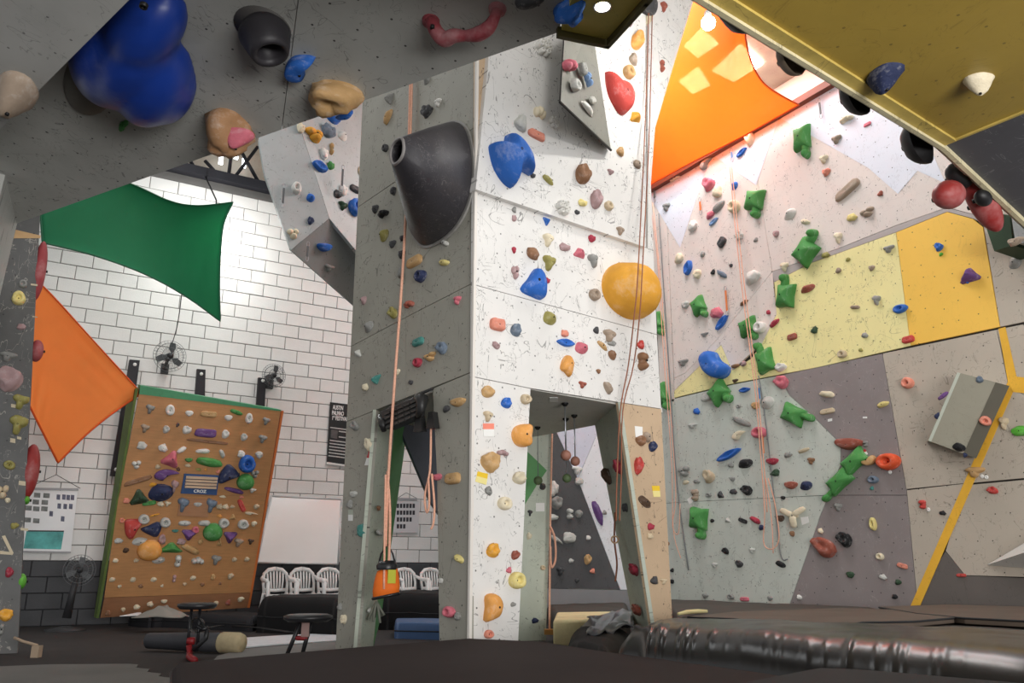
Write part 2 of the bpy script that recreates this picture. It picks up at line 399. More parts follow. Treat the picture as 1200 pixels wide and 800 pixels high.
# ---- left wall post panel
_q = zplane(0).hit(20, 765)
LW = Plane(_q, hdir(62), Z)
LWT = Plane(_q, hdir(62), (LW.hit(48, 275) - LW.hit(20, 765)).cross(hdir(62)).cross(hdir(62)) * -1)
b = MB(); pts = [LW.hit(x, y) for x, y in ((-60, 215), (47, 240), (20, 768), (-60, 800))]
for p in pts: p.z = max(p.z, 0)
b.prism(pts, -LW.n * .16); wall_left = b.build('wall_left', mat('scuffed_dark_panel', (98, 98, 97), .6, .25, 2.5, scratch=.7, holes=.6, scol=(190, 185, 175)), uvp=LW, kind='structure')

# ---- hanging grey facet panel beyond the tower
UPL = Plane(NB * 10.2, UB, Z)
wu = empty('wall_upper_left', UPL.at(0, 4), kind='structure')
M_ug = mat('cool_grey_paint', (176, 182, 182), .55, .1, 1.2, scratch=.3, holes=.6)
M_ug_shaded = mat('cool_grey_paint_shaded', (138, 140, 139), .55, .1, 1.2, scratch=.3, holes=.6)  # same paint, the downward facet's shade put into a darker tone
def plane3(p, q, r): return Plane(p, q - p, r - p)
def up_(x, y, o): return UPL.hit(x, y, o)
UPR = plane3(up_(352, 150, 0), up_(470, 200, -.8), up_(386, 256, 0)); UPR.u = (UB - UPR.n * UB.dot(UPR.n)).normalized(); UPR.v = UPR.u.cross(UPR.n) * -1
UPD = plane3(up_(386, 256, 0), up_(445, 380, -1.2), up_(341, 293, 0)); UPD.u = (UB - UPD.n * UB.dot(UPD.n)).normalized(); UPD.v = UPD.u.cross(UPD.n) * -1
for q_ in (UPR, UPD):
    if q_.v.z < 0: q_.v = -q_.v
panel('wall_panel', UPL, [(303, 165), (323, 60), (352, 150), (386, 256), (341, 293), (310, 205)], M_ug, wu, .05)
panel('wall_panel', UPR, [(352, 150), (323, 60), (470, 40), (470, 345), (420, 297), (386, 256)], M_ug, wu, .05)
panel('wall_panel', UPD, [(386, 256), (420, 297), (450, 350), (445, 385), (341, 293)], M_ug_shaded, wu, .05)

# ---- big grey overhang above on the left, with a nearer slab
ZO = 3.35
_a, _b = zplane(ZO).hit(20, 262), zplane(ZO).hit(655, 38)
ud = (_b - _a).normalized(); toward = V(ud.y, -ud.x, 0)
if toward.dot(CAM - _a) < 0: toward = -toward
OL = Plane(_a, ud, (toward * math.cos(R(10)) + Z * math.sin(R(10))))
wol = empty('wall_overhang_left', _a, kind='structure')
def op(px, m, off=0., thick=.09, name='wall_panel'): return panel(name, OL, px, m, wol, off=off, thick=thick, gap=.002)
op([(-70, 294), (20, 262), (330, 152), (370, -160), (-70, -160)], M_over)
op([(330, 152), (655, 38), (690, -100), (690, -160), (370, -160)], M_over)
op([(-70, 215), (0, 152), (152, 0), (290, -140), (-70, -140)], mat('pale_overhang_paint', (182, 182, 178), .6, .12, 2, scratch=.4, holes=.6), .30, .30)
b = MB(); b.prism([OL.hit(-70, 294), OL.hit(20, 262), OL.hit(6, 205), OL.hit(-70, 180)], Z * -.9 + OL.u * -.1); b.build('corner_panel', M_over, wol, uvp=OL)
# olive volume with downlight at the overhang's end
VOL = empty('ceiling_volume', OL.hit(700, 20), kind='structure')
M_olive = mat('olive_paint', (200, 184, 88), .5, .12, 2, scratch=.2)
M_olived = mat('dark_olive_edge', (84, 78, 40), .6, .12, 2)
zv = zplane(ZO - .02)
b = MB(); b.prism([zv.hit(x, y) for x, y in ((658, 35), (711, 46), (752, 0), (790, -45), (690, -60))], Z * .06); b.build('olive_panel', M_olive, VOL, uvp=zv)
for q in (((655, 38), (712, 50)), ((712, 50), (757, 0)), ((757, 0), (796, -45))):
    p0, p1 = zv.hit(*q[0]), zv.hit(*q[1]); d = (p1 - p0).normalized()
    b = MB(); b.box((p0 + p1) / 2 + Z * .0, d * ((p1 - p0).length / 2 + .01), d.cross(Z) * .012, Z * .03); b.build('edge_batten', M_olived, VOL)
DL = zv.hit(706, 8)
b = MB(); b.lathe([(.036, 0), (.045, -.004), (.046, .01)], DL, 20); b.build('downlight_ring', mat('white_metal', (235, 235, 232), .4, 0), VOL)
b = MB(); b.lathe([(.0, -.002), (.036, -.002)], DL, 20, ux=RGT); b.build('downlight_lens', mat('lamp_lens', (255, 252, 245), .4, 0, emit=12), VOL)

# ---- gold overhang above on the right
ZG = 2.85
zg = zplane(ZG)
wor = empty('wall_overhang_right', zg.hit(1107, 168), kind='structure')
M_gold = mat('gold_paint', (166, 140, 62), .42, .14, 1.5, scratch=.35, holes=.5, scol=(90, 72, 38), bump=.12, bs=12)
M_goldw = mat('raw_gold_edge', (196, 172, 92), .5, .25, 6, scratch=.4)
M_slate = mat('slate_paint', (84, 84, 88), .55, .18, 2, scratch=.35, scol=(160, 160, 160))
K = zg.hit(1107, 168); E1 = (zg.hit(835, 0) - K).normalized(); E2 = (zg.hit(1200, 130) - K).normalized()
E1 = V(E1.x, E1.y, 0); E2 = V(E2.x, E2.y, 0)
b = MB(); b.prism([K, K + E1 * 4.6, K + E1 * 4.6 + E2 * 3, K + E2 * 3], Z * .06); b.build('gold_panel', M_gold, wor, uvp=zg)
b = MB(); b.box(K + E1 * 2.3 + E2 * .03 - Z * .006, E1 * 2.3, E2 * .03, Z * .008); b.build('edge_batten', M_goldw, wor, uvp=zg)
b = MB(); b.box(K + E2 * 1.5 - Z * .004, E2 * 1.5, E1 * .008, Z * .006); b.build('edge_batten', M_goldw, wor, uvp=zg)
GS = Plane(K, E1, Z)                       # vertical plane of the long edge
Q = GS.hit(1212, 266)                      # lower end of the slate panel
E3 = (Q - K)
sp = Plane(K, E2, E3)
b = MB(); b.prism([K, K + E2 * 3, K + E2 * 3 + E3, Q], -sp.n * .06); b.build('slate_panel', M_slate, wor, uvp=sp)
OUT = -E2
M_strip = mat('worn_cream_edge', (206, 196, 160), .6, .2, 5, scratch=.5)
for (p, q2, nm) in ((K + E1 * 4.6, K, 'edge_strip'), (K, Q, 'edge_strip')):
    d = (q2 - p); L_ = d.length; d.normalize(); nn = d.cross(OUT).normalized()
    b = MB(); b.box((p + q2) / 2 + OUT * .012, d * (L_ / 2 + .02), OUT * .012, nn * .03); b.build(nm, M_strip, wor, uvp=zg)
# plywood side board standing further out behind the strip
for (p, q2) in ((K + E1 * 3.2, K + E1 * -.02), (K, Q)):
    b = MB(); b.prism([p + OUT * .028, q2 + OUT * .028, q2 + OUT * .028 + Z * .5, p + OUT * .028 + Z * .5], OUT * .025); b.build('side_board', mat('pale_side_board', (216, 208, 190), .6, .1, 2), wor, uvp=GS)
# ================================================================== CLIMBING TOWER
tower = empty('climbing_tower', TC, 'tall pale plywood climbing tower with two tapered doorways at its foot', 'climbing tower')
def tp(pl, px, m, off=0., thick=.03, name='panel', gap=.003): return panel(name, pl, px, m, tower, off=off, thick=thick, gap=gap, floor=0.)
ZL = TR.hit(622, 455).z
# core shaft above the doorways
A2 = TC + UL_ * 2.06; B2 = TC + UR_ * 2.17; C2 = TC + UL_ * 2.06 + UR_ * 2.17
ctr = (A2 + B2) / 2
core = [q + (ctr - q).normalized() * .06 for q in (TC, B2, C2, A2)]
b = MB(); b.prism([V(q.x, q.y, ZL + .04) for q in core], Z * 5.4); b.build('core', M_seam, tower)
# right face, from the top down
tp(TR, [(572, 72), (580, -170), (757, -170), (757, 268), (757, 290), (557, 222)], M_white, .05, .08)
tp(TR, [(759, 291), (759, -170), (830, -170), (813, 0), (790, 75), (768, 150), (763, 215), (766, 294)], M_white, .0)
tp(TR, [(557, 215), (572, 72), (566, -170), (558, -170)], M_tan, .0)  # strip beside the proud board, its shade put into the tan
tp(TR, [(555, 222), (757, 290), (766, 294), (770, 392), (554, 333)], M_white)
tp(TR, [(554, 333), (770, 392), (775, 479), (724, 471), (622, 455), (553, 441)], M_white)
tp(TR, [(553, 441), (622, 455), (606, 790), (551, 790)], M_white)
tp(TR, [(724, 471), (775, 479), (790, 760), (767, 760)], M_tan)  # right leg in a tan base tone
# left face, same paint with its shade put into the grey
tp(TL, [(433, -60), (440, -170), (556, -170), (555, 150), (419, 243)], M_shaded)
tp(TL, [(419, 243), (472, 207), (475, 372), (411, 406)], M_shaded)
tp(TL, [(472, 207), (555, 150), (553, 332), (475, 372)], M_shaded)
tp(TL, [(411, 406), (475, 372), (476, 466), (406, 494)], M_shaded)
tp(TL, [(475, 372), (553, 332), (552, 436), (476, 466)], M_shaded)
tp(TL, [(406, 494), (441, 480), (416, 800), (391, 800)], M_shaded)
tp(TL, [(507, 455), (552, 436), (551, 790), (515, 790), (512, 560)], M_shaded)
# passage ceiling, jambs, back leg
zl = zplane(ZL)
M_jamb = mat('jamb_paint', (188, 195, 180), .6, .14, 2, scratch=.5, holes=.5)
M_pass = mat('passage_ceiling_paint', (206, 205, 198), .6, .1, 2, scratch=.25)
M_green = mat('green_paint', (92, 150, 92), .6, .12, 2, scratch=.2)
b = MB(); q0 = [TC, B2, C2, A2]; b.prism([V(q.x, q.y, ZL) + (ctr - q).normalized() * .05 for q in q0], Z * .04); b.build('passage_ceiling', M_pass, tower, uvp=zl)
def quad(name, P4, m, thick=.03, away=None):
    c = (P4[1] - P4[0]).cross(P4[2] - P4[0]).normalized()
    if c.dot(CAM - P4[0]) < 0: c = -c
    uvp = Plane(P4[0], (P4[1] - P4[0]), (P4[3] - P4[0]))
    for p in P4: p.z = max(p.z, 0)
    b = MB(); b.prism(P4, -c * thick); return b.build(name, m, tower, uvp=uvp)
it = zl.hit(697, 497); offr = (it - TR.o).dot(TR.n)
quad('jamb', [TR.hit(724, 471), TR.hit(767, 760), TR.hit(746, 748, offr), it], M_jamb)
RJ = Plane(TR.hit(724, 471), it - TR.hit(724, 471), TR.hit(767, 760) - TR.hit(724, 471))
it = zl.hit(463, 490); offl = (it - TL.o).dot(TL.n)
quad('jamb', [TL.hit(441, 480), TL.hit(416, 800), TL.hit(437, 760, offl), it], M_jamb)
LJ = Plane(TL.hit(441, 480), it - TL.hit(441, 480), TL.hit(416, 800) - TL.hit(441, 480))
g0 = offl - .35
quad('green_panel', [TL.hit(463, 490, offl), TL.hit(437, 760, offl), TL.hit(447, 720, g0), TL.hit(478, 498, g0)], M_green)
BL = Plane(rel(0, 8.7), hdir(75), Z)
quad('back_leg', [BL.hit(616, 500), BL.hit(647, 500), BL.hit(640, 770), BL.hit(606, 770)], M_jamb, .12)
b = MB(); b.prism([BL.hit(x, y, .004) for x, y in ((616, 527), (641, 551), (631, 565), (612, 596))], -BL.n * .004); b.build('green_triangle', M_green, tower, uvp=BL)
tb = Plane(C2, UR_, Z)
b = MB(); b.prism([tb.hit(x, y) for x, y in ((466, 495), (520, 465), (520, 610), (505, 588))], -tb.n * .04); b.build('inner_panel', mat('blue_grey_paint', (112, 116, 128), .6, .15, 2, scratch=.3), tower, uvp=tb)
# corner trim of the tower
b = MB(); b.box(TC + V(0, 0, 3.75) + (TR.n + TL.n) * .004, Z * 3.75, TR.u * .012, TL.u * .012); b.build('corner_strip', mat('worn_white_edge', (228, 222, 214), .6, .1, 4), tower)

# ================================================================== CLIMBING HOLDS
M_hold = mat('hold_resin', rough=.7, var=.14, vs=2.5, objcol=True, coord='Object', chalk=.28, bump=.35, bs=9, spec=.3)
M_bolt = mat('bolt_steel', (26, 25, 25), .5, 0, metal=.4)
SH = {}
ROUND = [(1, -.01), (1, .12), (.97, .32), (.88, .56), (.72, .77), (.5, .92), (.25, .99), (0, 1)]
FLAT = [(1, -.01), (1, .35), (.96, .62), (.88, .82), (.75, .95), (.5, 1), (.25, 1), (0, 1)]
CONE = [(1, -.01), (1, .08), (.85, .28), (.65, .53), (.45, .74), (.25, .9), (.12, .97), (0, 1)]
DONUT = [(1, -.01), (1, .3), (.95, .62), (.84, .88), (.66, 1), (.5, .96), (.38, .72), (.3, .4), (0, .34)]
SCOOP = [(1, -.01), (1, .35), (.98, .7), (.9, .92), (.78, 1), (.62, .9), (.45, .7), (.2, .55), (0, .52)]
PEAK = [(1, -.01), (.98, .1), (.8, .22), (.6, .42), (.42, .7), (.28, .9), (.12, 1), (0, 1)]
def polar(pts):
    pts = [Vector((p[0], p[1])) for p in pts]; m = len(pts); dense = []
    for i in range(m):
        p0, p1, p2, p3 = pts[i - 1], pts[i], pts[(i + 1) % m], pts[(i + 2) % m]
        for k in range(6):
            t = k / 6
            dense.append(.5 * ((2 * p1) + (p2 - p0) * t + (2 * p0 - 5 * p1 + 4 * p2 - p3) * t * t + (3 * p1 - p0 - 3 * p2 + p3) * t ** 3))
    def r(th):
        d = Vector((math.cos(th), math.sin(th))); best = .01
        for i in range(len(dense)):
            a, b2 = dense[i - 1], dense[i]; e = b2 - a
            den = d.x * e.y - d.y * e.x
            if abs(den) < 1e-9: continue
            t = (a.x * e.y - a.y * e.x) / den; s = (a.x * d.y - a.y * d.x) / den
            if -1e-6 <= s <= 1 + 1e-6 and t > best: best = t
        return best
    return r
def dome(rf, prof, apex=(0, 0), nz=.0, seed=0, n=22, c=(0, 0), hs=1., mb=None, squash=None):
    b = mb or MB(); vs = []; fs = []; m = len(prof)
    rs = [rf(2 * math.pi * k / n) for k in range(n)]
    for i, (s, z) in enumerate(prof):
        for k in range(n):
            th = 2 * math.pi * k / n
            x = c[0] + rs[k] * math.cos(th) * s + apex[0] * max(z, 0) * (1 - .0); y = c[1] + rs[k] * math.sin(th) * s + apex[1] * max(z, 0)
            p = V(x, y, z * hs)
            if nz and z > 0:
                d = noise.noise(V(x * 3.1 + seed * 7.3, y * 3.1, z * 2.2)) * nz + noise.noise(V(x * 7 + seed, y * 7, z * 5)) * nz * .4
                p += V(x - c[0], y - c[1], z * .6) * d * 1.6
            vs.append(p)
    for i in range(m - 1): fs += [[i * n + k, i * n + (k + 1) % n, (i + 1) * n + (k + 1) % n, (i + 1) * n + k] for k in range(n)]
    b.add(vs, fs, True); return b
def reg(name, builders):
    SH[name] = [bb.data('hold_' + name, V(0, 0, 0), M_hold) for bb in builders]
ci = lambda th: .5
def lump(a, b2, p, q): return lambda th: .5 * (1 + a * math.cos(2 * th + p) + b2 * math.cos(3 * th + q))
reg('blob', [dome(lump(.08, .08, i * 1.1, i * 2.3), ROUND, (.05 * math.cos(i * 2), .08 * math.sin(i * 3)), .22, i) for i in range(6)])
reg('jug', [dome(lump(.06, .07, i, i * 2), ROUND[:3] + [(.95, .6), (.85, .85), (.62, 1), (.4, .93), (.15, .78), (0, .74)], (0, .22), .16, i + 9) for i in range(4)])
reg('pinch', [dome(lambda th: .5 * (.84 + .16 * math.cos(2 * th)) * (1 + .06 * math.cos(th)), ROUND, (.0, .08), .15, i + 20) for i in range(3)])
reg('disc', [dome(lump(.03, .03, i, i), DONUT, (0, .03), .05, i + 30) for i in range(3)])
reg('dome', [dome(lump(.02, .02, 1, 2), ROUND, (0, 0), .03, 41, n=32)])
reg('tri', [dome(polar([(-.5, -.42), (0, -.46), (.5, -.42), (.27, .03), (0, .5), (-.27, .03)]), CONE, (.03, .03), .06, 50 + i) for i in range(2)])
reg('wedge', [dome(polar([(-.5, -.3), (.1, -.48), (.5, -.1), (.4, .35), (-.1, .5), (-.42, .3)]), CONE, (.12 - .2 * i, .1), .05, 55 + i) for i in range(2)])
reg('edge', [dome(polar([(-.5, .25), (-.2, .42), (.2, .42), (.5, .25), (.38, -.2), (0, -.45), (-.38, -.2)]), FLAT, (0, .15), .06, 60)])
reg('lens', [dome(polar([(-.52, 0), (-.3, .32), (0, .46), (.3, .32), (.52, 0), (.3, -.32), (0, -.46), (-.3, -.32)]), SCOOP, (0, .06), .03, 64)])
reg('bar', [dome(polar([(-.5, -.35), (-.46, .42), (0, .47), (.46, .42), (.5, -.35), (0, -.47)]), FLAT, (0, .05), .06, 66)])
reg('shield', [dome(polar([(-.5, .22), (-.38, .44), (-.1, .36), (.2, .5), (.46, .36), (.5, .1), (.3, -.3), (.02, -.52), (-.25, -.3)]), ROUND, (.03, .05), .03, 68, n=32)])
reg('heart', [dome(polar([(-.48, .5), (-.36, .44), (-.2, .36), (.15, .42), (.42, .3), (.5, .05), (.38, -.3), (.05, -.52), (-.3, -.25), (-.45, .05)]), ROUND, (.03, .0), .02, 70, n=32)])
reg('petal', [dome(polar([(-.5, -.36), (-.2, .06), (.12, .5), (.4, .34), (.5, -.1), (.42, -.5), (0, -.5)]), ROUND, (.05, .04), .02, 71, n=32)])
reg('half', [dome(polar([(-.46, .38), (-.1, .5), (.3, .4), (.5, .05), (.35, -.3), (-.05, -.48), (-.5, -.5), (-.44, 0)]), ROUND, (-.1, .0), .05, 72, n=26)])
reg('bean', [dome(polar([(-.42, .3), (-.2, .5), (.05, .42), (.2, .1), (.5, -.2), (.4, -.46), (.1, -.5), (-.25, -.2)]), FLAT, (.02, .0), .02, 73, n=30)])
cl = [(290, 180), (400, 230), (500, 330), (545, 420), (545, 510), (450, 485), (385, 525), (345, 600), (355, 695), (250, 670), (150, 560), (100, 410), (105, 340), (180, 340), (245, 300), (270, 220)]
reg('claw', [dome(polar([((x - 310) / 450., (390 - y) / 516.) for x, y in cl]), [(1, -.01), (1, .22), (.95, .45), (.84, .68), (.68, .86), (.45, .97), (.2, 1), (0, 1)], (.0, .0), .0, 74, n=64)])
hk = [(-.3, .5), (.1, .42), (.5, .3), (.42, -.05), (.2, -.15), (.1, -.5), (-.2, -.45), (-.25, 0), (-.5, .2)]
reg('hook', [dome(polar(hk), ROUND, (0, .08), .1, 75 + i) for i in range(2)])
cr = [(-.5, -.35), (-.42, .1), (-.05, .45), (.42, .42), (.5, .3), (.2, .1), (.02, -.2), (-.08, -.5), (-.35, -.5)]
reg('crescent', [dome(polar(cr), FLAT, (-.05, .05), .05, 77)])
def starfish():
    rf = lambda th: .47 - .165 * abs(math.sin(2 * (th - math.pi / 4))) ** .75
    b = dome(rf, [(1, -.01), (1, .2), (.94, .45), (.82, .68), (.62, .85), (.38, .95), (.18, .99), (0, 1)], (0, 0), .0, 80, n=40, c=(-.03, .12), hs=.9)
    dome(polar([(-.11, .2), (.11, .2), (.1, -.2), (-.1, -.2)]), ROUND, (0, 0), .02, 81, n=14, c=(.1, -.2), hs=.55, mb=b)
    dome(lambda th: .13, ROUND, (0, 0), .02, 82, n=16, c=(.13, -.38), hs=.8, mb=b); return b
reg('star', [starfish()])
def cluster(k, rr, prof, seed):
    b = dome(lambda th: rr, prof, n=12, hs=1); 
    for i in range(k): a = 2 * math.pi * i / k; dome(lambda th: rr, prof, n=12, c=((.5 - rr) * math.cos(a), (.5 - rr) * math.sin(a)), hs=.8 + .15 * (i % 2), mb=b)
    return b
reg('flower', [cluster(6, .17, DONUT, 1)])
def lobes(ls, seed):
    b = MB()
    for j, (x, y, r, h) in enumerate(ls): dome(lambda th, r=r: r, ROUND, (0, 0), .12, seed + j, n=16, c=(x, y), hs=h, mb=b)
    return b
reg('lobed', [lobes([(0, .24, .24, .9), (.02, -.02, .2, .7), (-.02, -.26, .22, 1)], 90), lobes([(-.22, .1, .25, .9), (.2, .2, .25, .8), (.05, -.22, .27, 1)], 94), lobes([(-.26, .0, .22, .8), (.02, .08, .24, 1), (.28, -.04, .2, .8)], 97)])
def yhold():
    b = MB()
    for a in (90 - 55, 90 + 55, -90):
        d = V(math.cos(R(a)), math.sin(R(a)), 0); b.tube([V(0, 0, .3) - d * .05, V(0, 0, .38) + d * .2, V(0, 0, .3) + d * .4, V(0, 0, .25) + d * .47, V(0, 0, .22) + d * .5], [.12, .12, .115, .09, .02], 12)
    b.ball(V(0, 0, .3), .14); b.lathe([(.12, -.05), (.12, .3)], (0, 0, 0), 12); return b
reg('ybranch', [yhold()])
bolt_b = MB(); bolt_b.lathe([(.5, -.9), (.5, .06), (.42, .14), (.26, .14), (.24, -.05), (0, -.05)], (0, 0, 0), 10); BOLT = bolt_b.data('bolt', V(0, 0, 0), M_bolt)
APEXZ = {'blob': .93, 'jug': .8, 'pinch': .96, 'disc': .36, 'dome': .99, 'tri': .97, 'wedge': .97, 'edge': 1, 'lens': .54, 'bar': 1, 'shield': 1, 'heart': 1, 'petal': 1, 'half': 1, 'bean': 1, 'claw': 1, 'hook': .98, 'crescent': 1, 'star': .9, 'flower': .36, 'lobed': .9, 'ybranch': .44}
DEPTH = {'bar': .45, 'lens': .5, 'edge': .55, 'star': .42, 'disc': .55, 'dome': .5, 'shield': .45, 'heart': .4, 'petal': .4, 'claw': .45, 'bean': .5, 'flower': .5, 'ybranch': .5, 'tri': .6, 'half': .55, 'crescent': .5}
CW = {  # colour words and paints
 'wh': ('white', (226, 224, 218)), 'cr': ('cream', (224, 212, 184)), 'be': ('beige', (204, 186, 156)), 'tn': ('tan', (196, 158, 108)), 'br': ('brown', (142, 104, 76)), 'db': ('dark brown', (86, 66, 52)),
 'or': ('orange', (226, 160, 84)), 'ye': ('yellow', (230, 166, 60)), 'ol': ('olive', (158, 150, 86)), 'gn': ('green', (78, 146, 76)), 'bg': ('bright green', (92, 176, 60)), 'dg': ('dark green', (52, 76, 54)),
 'te': ('teal', (70, 134, 126)), 'bl': ('blue', (46, 104, 190)), 'lb': ('light blue', (126, 158, 200)), 'nv': ('navy', (44, 52, 84)), 'gb': ('blue-grey', (110, 124, 140)), 'pk': ('pink', (206, 110, 124)), 'sa': ('salmon', (222, 142, 120)),
 're': ('red', (192, 70, 64)), 'cm': ('crimson', (170, 56, 74)), 'rb': ('red-brown', (158, 88, 72)), 'mv': ('mauve', (176, 146, 146)), 'pu': ('purple', (106, 72, 128)), 'gy': ('grey', (146, 146, 142)), 'lg': ('light grey', (196, 196, 190)), 'dk': ('dark grey', (70, 70, 72)), 'bk': ('black', (36, 36, 38)), 'oe': ('orange-red', (222, 90, 52)), 'tp': ('taupe', (164, 146, 128)), 'ly': ('pale yellow', (228, 212, 138)),
}
SW = {'blob': 'rounded', 'jug': 'jug-shaped', 'pinch': 'oblong', 'disc': 'ring-shaped', 'dome': 'domed', 'tri': 'triangular', 'wedge': 'wedge-shaped', 'edge': 'ledge-shaped', 'lens': 'leaf-shaped', 'bar': 'bar-shaped', 'shield': 'shield-shaped', 'heart': 'heart-shaped', 'petal': 'petal-shaped', 'half': 'half-moon', 'bean': 'bean-shaped', 'claw': 'claw-shaped', 'hook': 'hooked', 'crescent': 'crescent', 'star': 'starfish-shaped', 'flower': 'flower-shaped', 'lobed': 'lobed', 'ybranch': 'Y-shaped'}
HOLDS = []; hr = random.Random(11)
def hold(pl, x, y, wd, ht, col, shape, rot=0, off=0., place='', dep=None, label=None, parent=None, bolt=True, part_label=None, fs_min=.55):
    c = pl.hit(x, y, off); k = mpx(c); vd = (c - CAM).normalized()
    fu = max(fs_min, math.sqrt(max(0, 1 - vd.dot(pl.u) ** 2))); fv = max(fs_min, math.sqrt(max(0, 1 - vd.dot(pl.v) ** 2)))
    if abs(rot) > 45 and abs(rot) < 135: fu, fv = fv, fu
    W = wd * k / fu; H = ht * k / fv; D = (dep if dep else DEPTH.get(shape, .52)) * min(W, H) if not isinstance(dep, str) else float(dep)
    D = max(D, .02)
    me = SH[shape][hr.randrange(len(SH[shape]))]
    o = bpy.data.objects.new('climbing_hold', me); COLL.objects.link(o)
    u = pl.u; v = pl.v - pl.u * pl.v.dot(pl.u); v.normalize(); n = pl.n
    if u.cross(v).dot(n) < 0: u = -u
    if u.dot(RGT) < 0 and v.z < 0: u, v = -u, -v
    a = R(rot); uu = u * math.cos(a) + v * math.sin(a); vv = -u * math.sin(a) + v * math.cos(a)
    mt = Matrix((uu, vv, n)).transposed().to_4x4()
    par = wloc(parent) if parent else V(0, 0, 0)
    o.matrix_world = Matrix.Translation(c - par) @ mt @ Matrix.Diagonal((W, H, D, 1))
    if parent: o.parent = parent; o.name = 'training_hold'
    j = 1 + hr.uniform(-.08, .08)
    o.color = (*[min(1, v_ * j) for v_ in lin(CW[col][1])], 1)
    if bolt and max(wd, ht) >= 9:
        bo = bpy.data.objects.new('bolt', BOLT); COLL.objects.link(bo); bo.parent = o
        r = max(.012, .10 * min(W, H)); r = min(r, .025)
        bo.location = (0, 0 if shape != 'star' else .12, APEXZ[shape]); bo.scale = (r / W, r / H, r / D * .6)
    if parent:
        if part_label: o['label'] = part_label
    else:
        sz = 'tiny ' if max(wd, ht) < 7 else 'small ' if max(wd, ht) < 12 else '' if max(wd, ht) < 22 else 'large '
        o['category'] = 'climbing hold'
        HOLDS.append((o, c, label, sz, CW[col][0], SW[shape], place, max(wd, ht)))
    return o
PW = {'TR': 'on white tower face', 'TL': 'on grey tower face', 'RW': 'on the long coloured wall'}
def many(pl, place, txt, off=0.):
    for ln in txt.strip().splitlines():
        for it in ln.split(';'):
            q = it.split()
            if len(q) < 6: continue
            hold(pl, float(q[0]), float(q[1]), float(q[2]), float(q[3]), q[4], q[5], float(q[6]) if len(q) > 6 else 0, off, place)
# ---- white tower face, upper board stands proud
many(TR, 'TR', '''
635 57 18 19 wh flower; 735 86 12 14 tn disc; 741 70 9 12 tp blob; 745 50 13 18 or jug -20; 736 25 8 10 mv blob; 743 137 14 12 ye tri 15; 726 178 8 9 tn blob; 746 193 9 13 tp pinch 80
631 133 14 23 cr lobed; 648 144 11 14 wh flower; 609 145 14 16 lg blob; 628 159 19 9 sa bar -5
624 206 5 6 dk blob; 641 211 13 8 ol pinch -25; 681 207 15 19 br jug; 715 202 8 6 mv hook; 658 244 16 17 wh flower; 676 249 6 5 dk blob; 682 238 9 8 ly blob; 697 236 13 17 mv jug; 712 242 9 10 be disc; 726 271 9 9 tp hook''', .05)
hold(TR, 724, 112, 33, 40, 're', 'heart', 0, .05, 'TR', label='large red heart-shaped hold high on the white tower face')
hold(TR, 595, 184, 50, 58, 'bl', 'claw', 0, .05, 'TR', label='large blue claw-shaped hold on the white tower face beside its edge')
many(TR, 'TR', '''
602 246 5 6 gy blob; 602 256 5 7 mv blob; 640 260 9 10 bl tri 180; 641 282 12 14 cr hook; 661 290 11 9 mv blob; 678 296 14 12 pk tri; 693 280 8 8 cm blob; 694 306 11 15 gy hook 20; 624 298 13 21 br pinch 88; 642 309 14 17 ol hook; 602 293 5 7 cm blob; 603 319 9 17 mv lobed
641 329 5 7 cm blob; 695 346 11 13 tp disc; 748 314 6 9 db blob; 644 373 15 16 ol wedge; 698 387 6 7 dk blob; 713 394 14 14 tp hook; 603 388 10 13 gb jug; 661 391 8 8 sa blob; 662 402 20 9 bl lens; 681 408 14 14 pk wedge; 705 405 13 7 tn pinch -30; 716 416 11 9 br pinch -50; 716 402 10 6 gy blob
750 404 7 9 re blob; 751 424 17 22 br lobed; 664 427 24 13 or half 65; 701 435 5 5 br blob; 682 451 9 8 rb hook; 711 454 16 9 tp pinch -55; 615 468 11 12 be disc; 607 561 13 13 cr jug
582 381 16 14 sa bar; 581 405 8 13 mv pinch 70; 571 460 16 11 tn jug; 592 473 10 11 bl jug; 571 488 11 12 be hook; 573 543 20 20 tn jug; 588 531 13 13 mv lobed; 572 575 7 10 gy blob; 590 590 15 15 cr disc
576 646 12 15 ye jug; 572 743 10 10 sa disc; 596 668 6 6 pk blob; 603 651 8 10 rb jug; 601 708 5 5 gy blob
750 517 11 10 br jug; 757 512 13 8 tp pinch -60; 764 524 9 10 nv jug; 747 547 9 17 re jug; 755 588 14 11 db wedge -30; 762 617 6 8 cm blob; 761 628 6 7 be blob; 766 680 8 8 dk blob; 777 681 8 7 be hook; 777 9 8 10 rb hook; 775 78 8 14 rb lobed''')
hold(TR, 752, 3, 34, 24, 'dk', 'dome', 0, .05, 'TR', label='dark grey domed hold behind the olive downlight panel')
hold(TR, 757, 21, 10, 16, 'cr', 'jug', 0, .0, 'TR')
hold(TR, 623, 331, 29, 34, 'bl', 'petal', 0, 0, 'TR', label='large blue petal-shaped hold on the white tower face')
hold(TR, 733, 342, 56, 64, 'ye', 'dome', 0, 0, 'TR', label='huge orange-yellow dome hold on the white tower face beside rope', dep=.6)
hold(TR, 609, 510, 20, 27, 'or', 'half', 180, 0, 'TR', label='large orange hold beside the wider tower doorway')
hold(TR, 577, 711, 21, 31, 'or', 'half', 0, 0, 'TR', label='large orange half-moon hold near the tower foot')
hold(TR, 604, 680, 17, 19, 'ly', 'disc', 0, 0, 'TR', label='pale yellow hold with a bolt hole low on the tower leg')
many(RJ, 'TRJ', '727 548 8 17 cm jug; 714 557 20 10 db pinch -60; 734 594 8 10 dk blob; 746 668 9 14 cm jug; 749 715 9 13 rb jug')
many(BL, 'TRB', '636 570 7 8 dk wedge; 620 628 5 8 cr blob; 636 665 6 6 be disc; 627 727 7 6 nv blob; 621 601 6 7 dk hook')
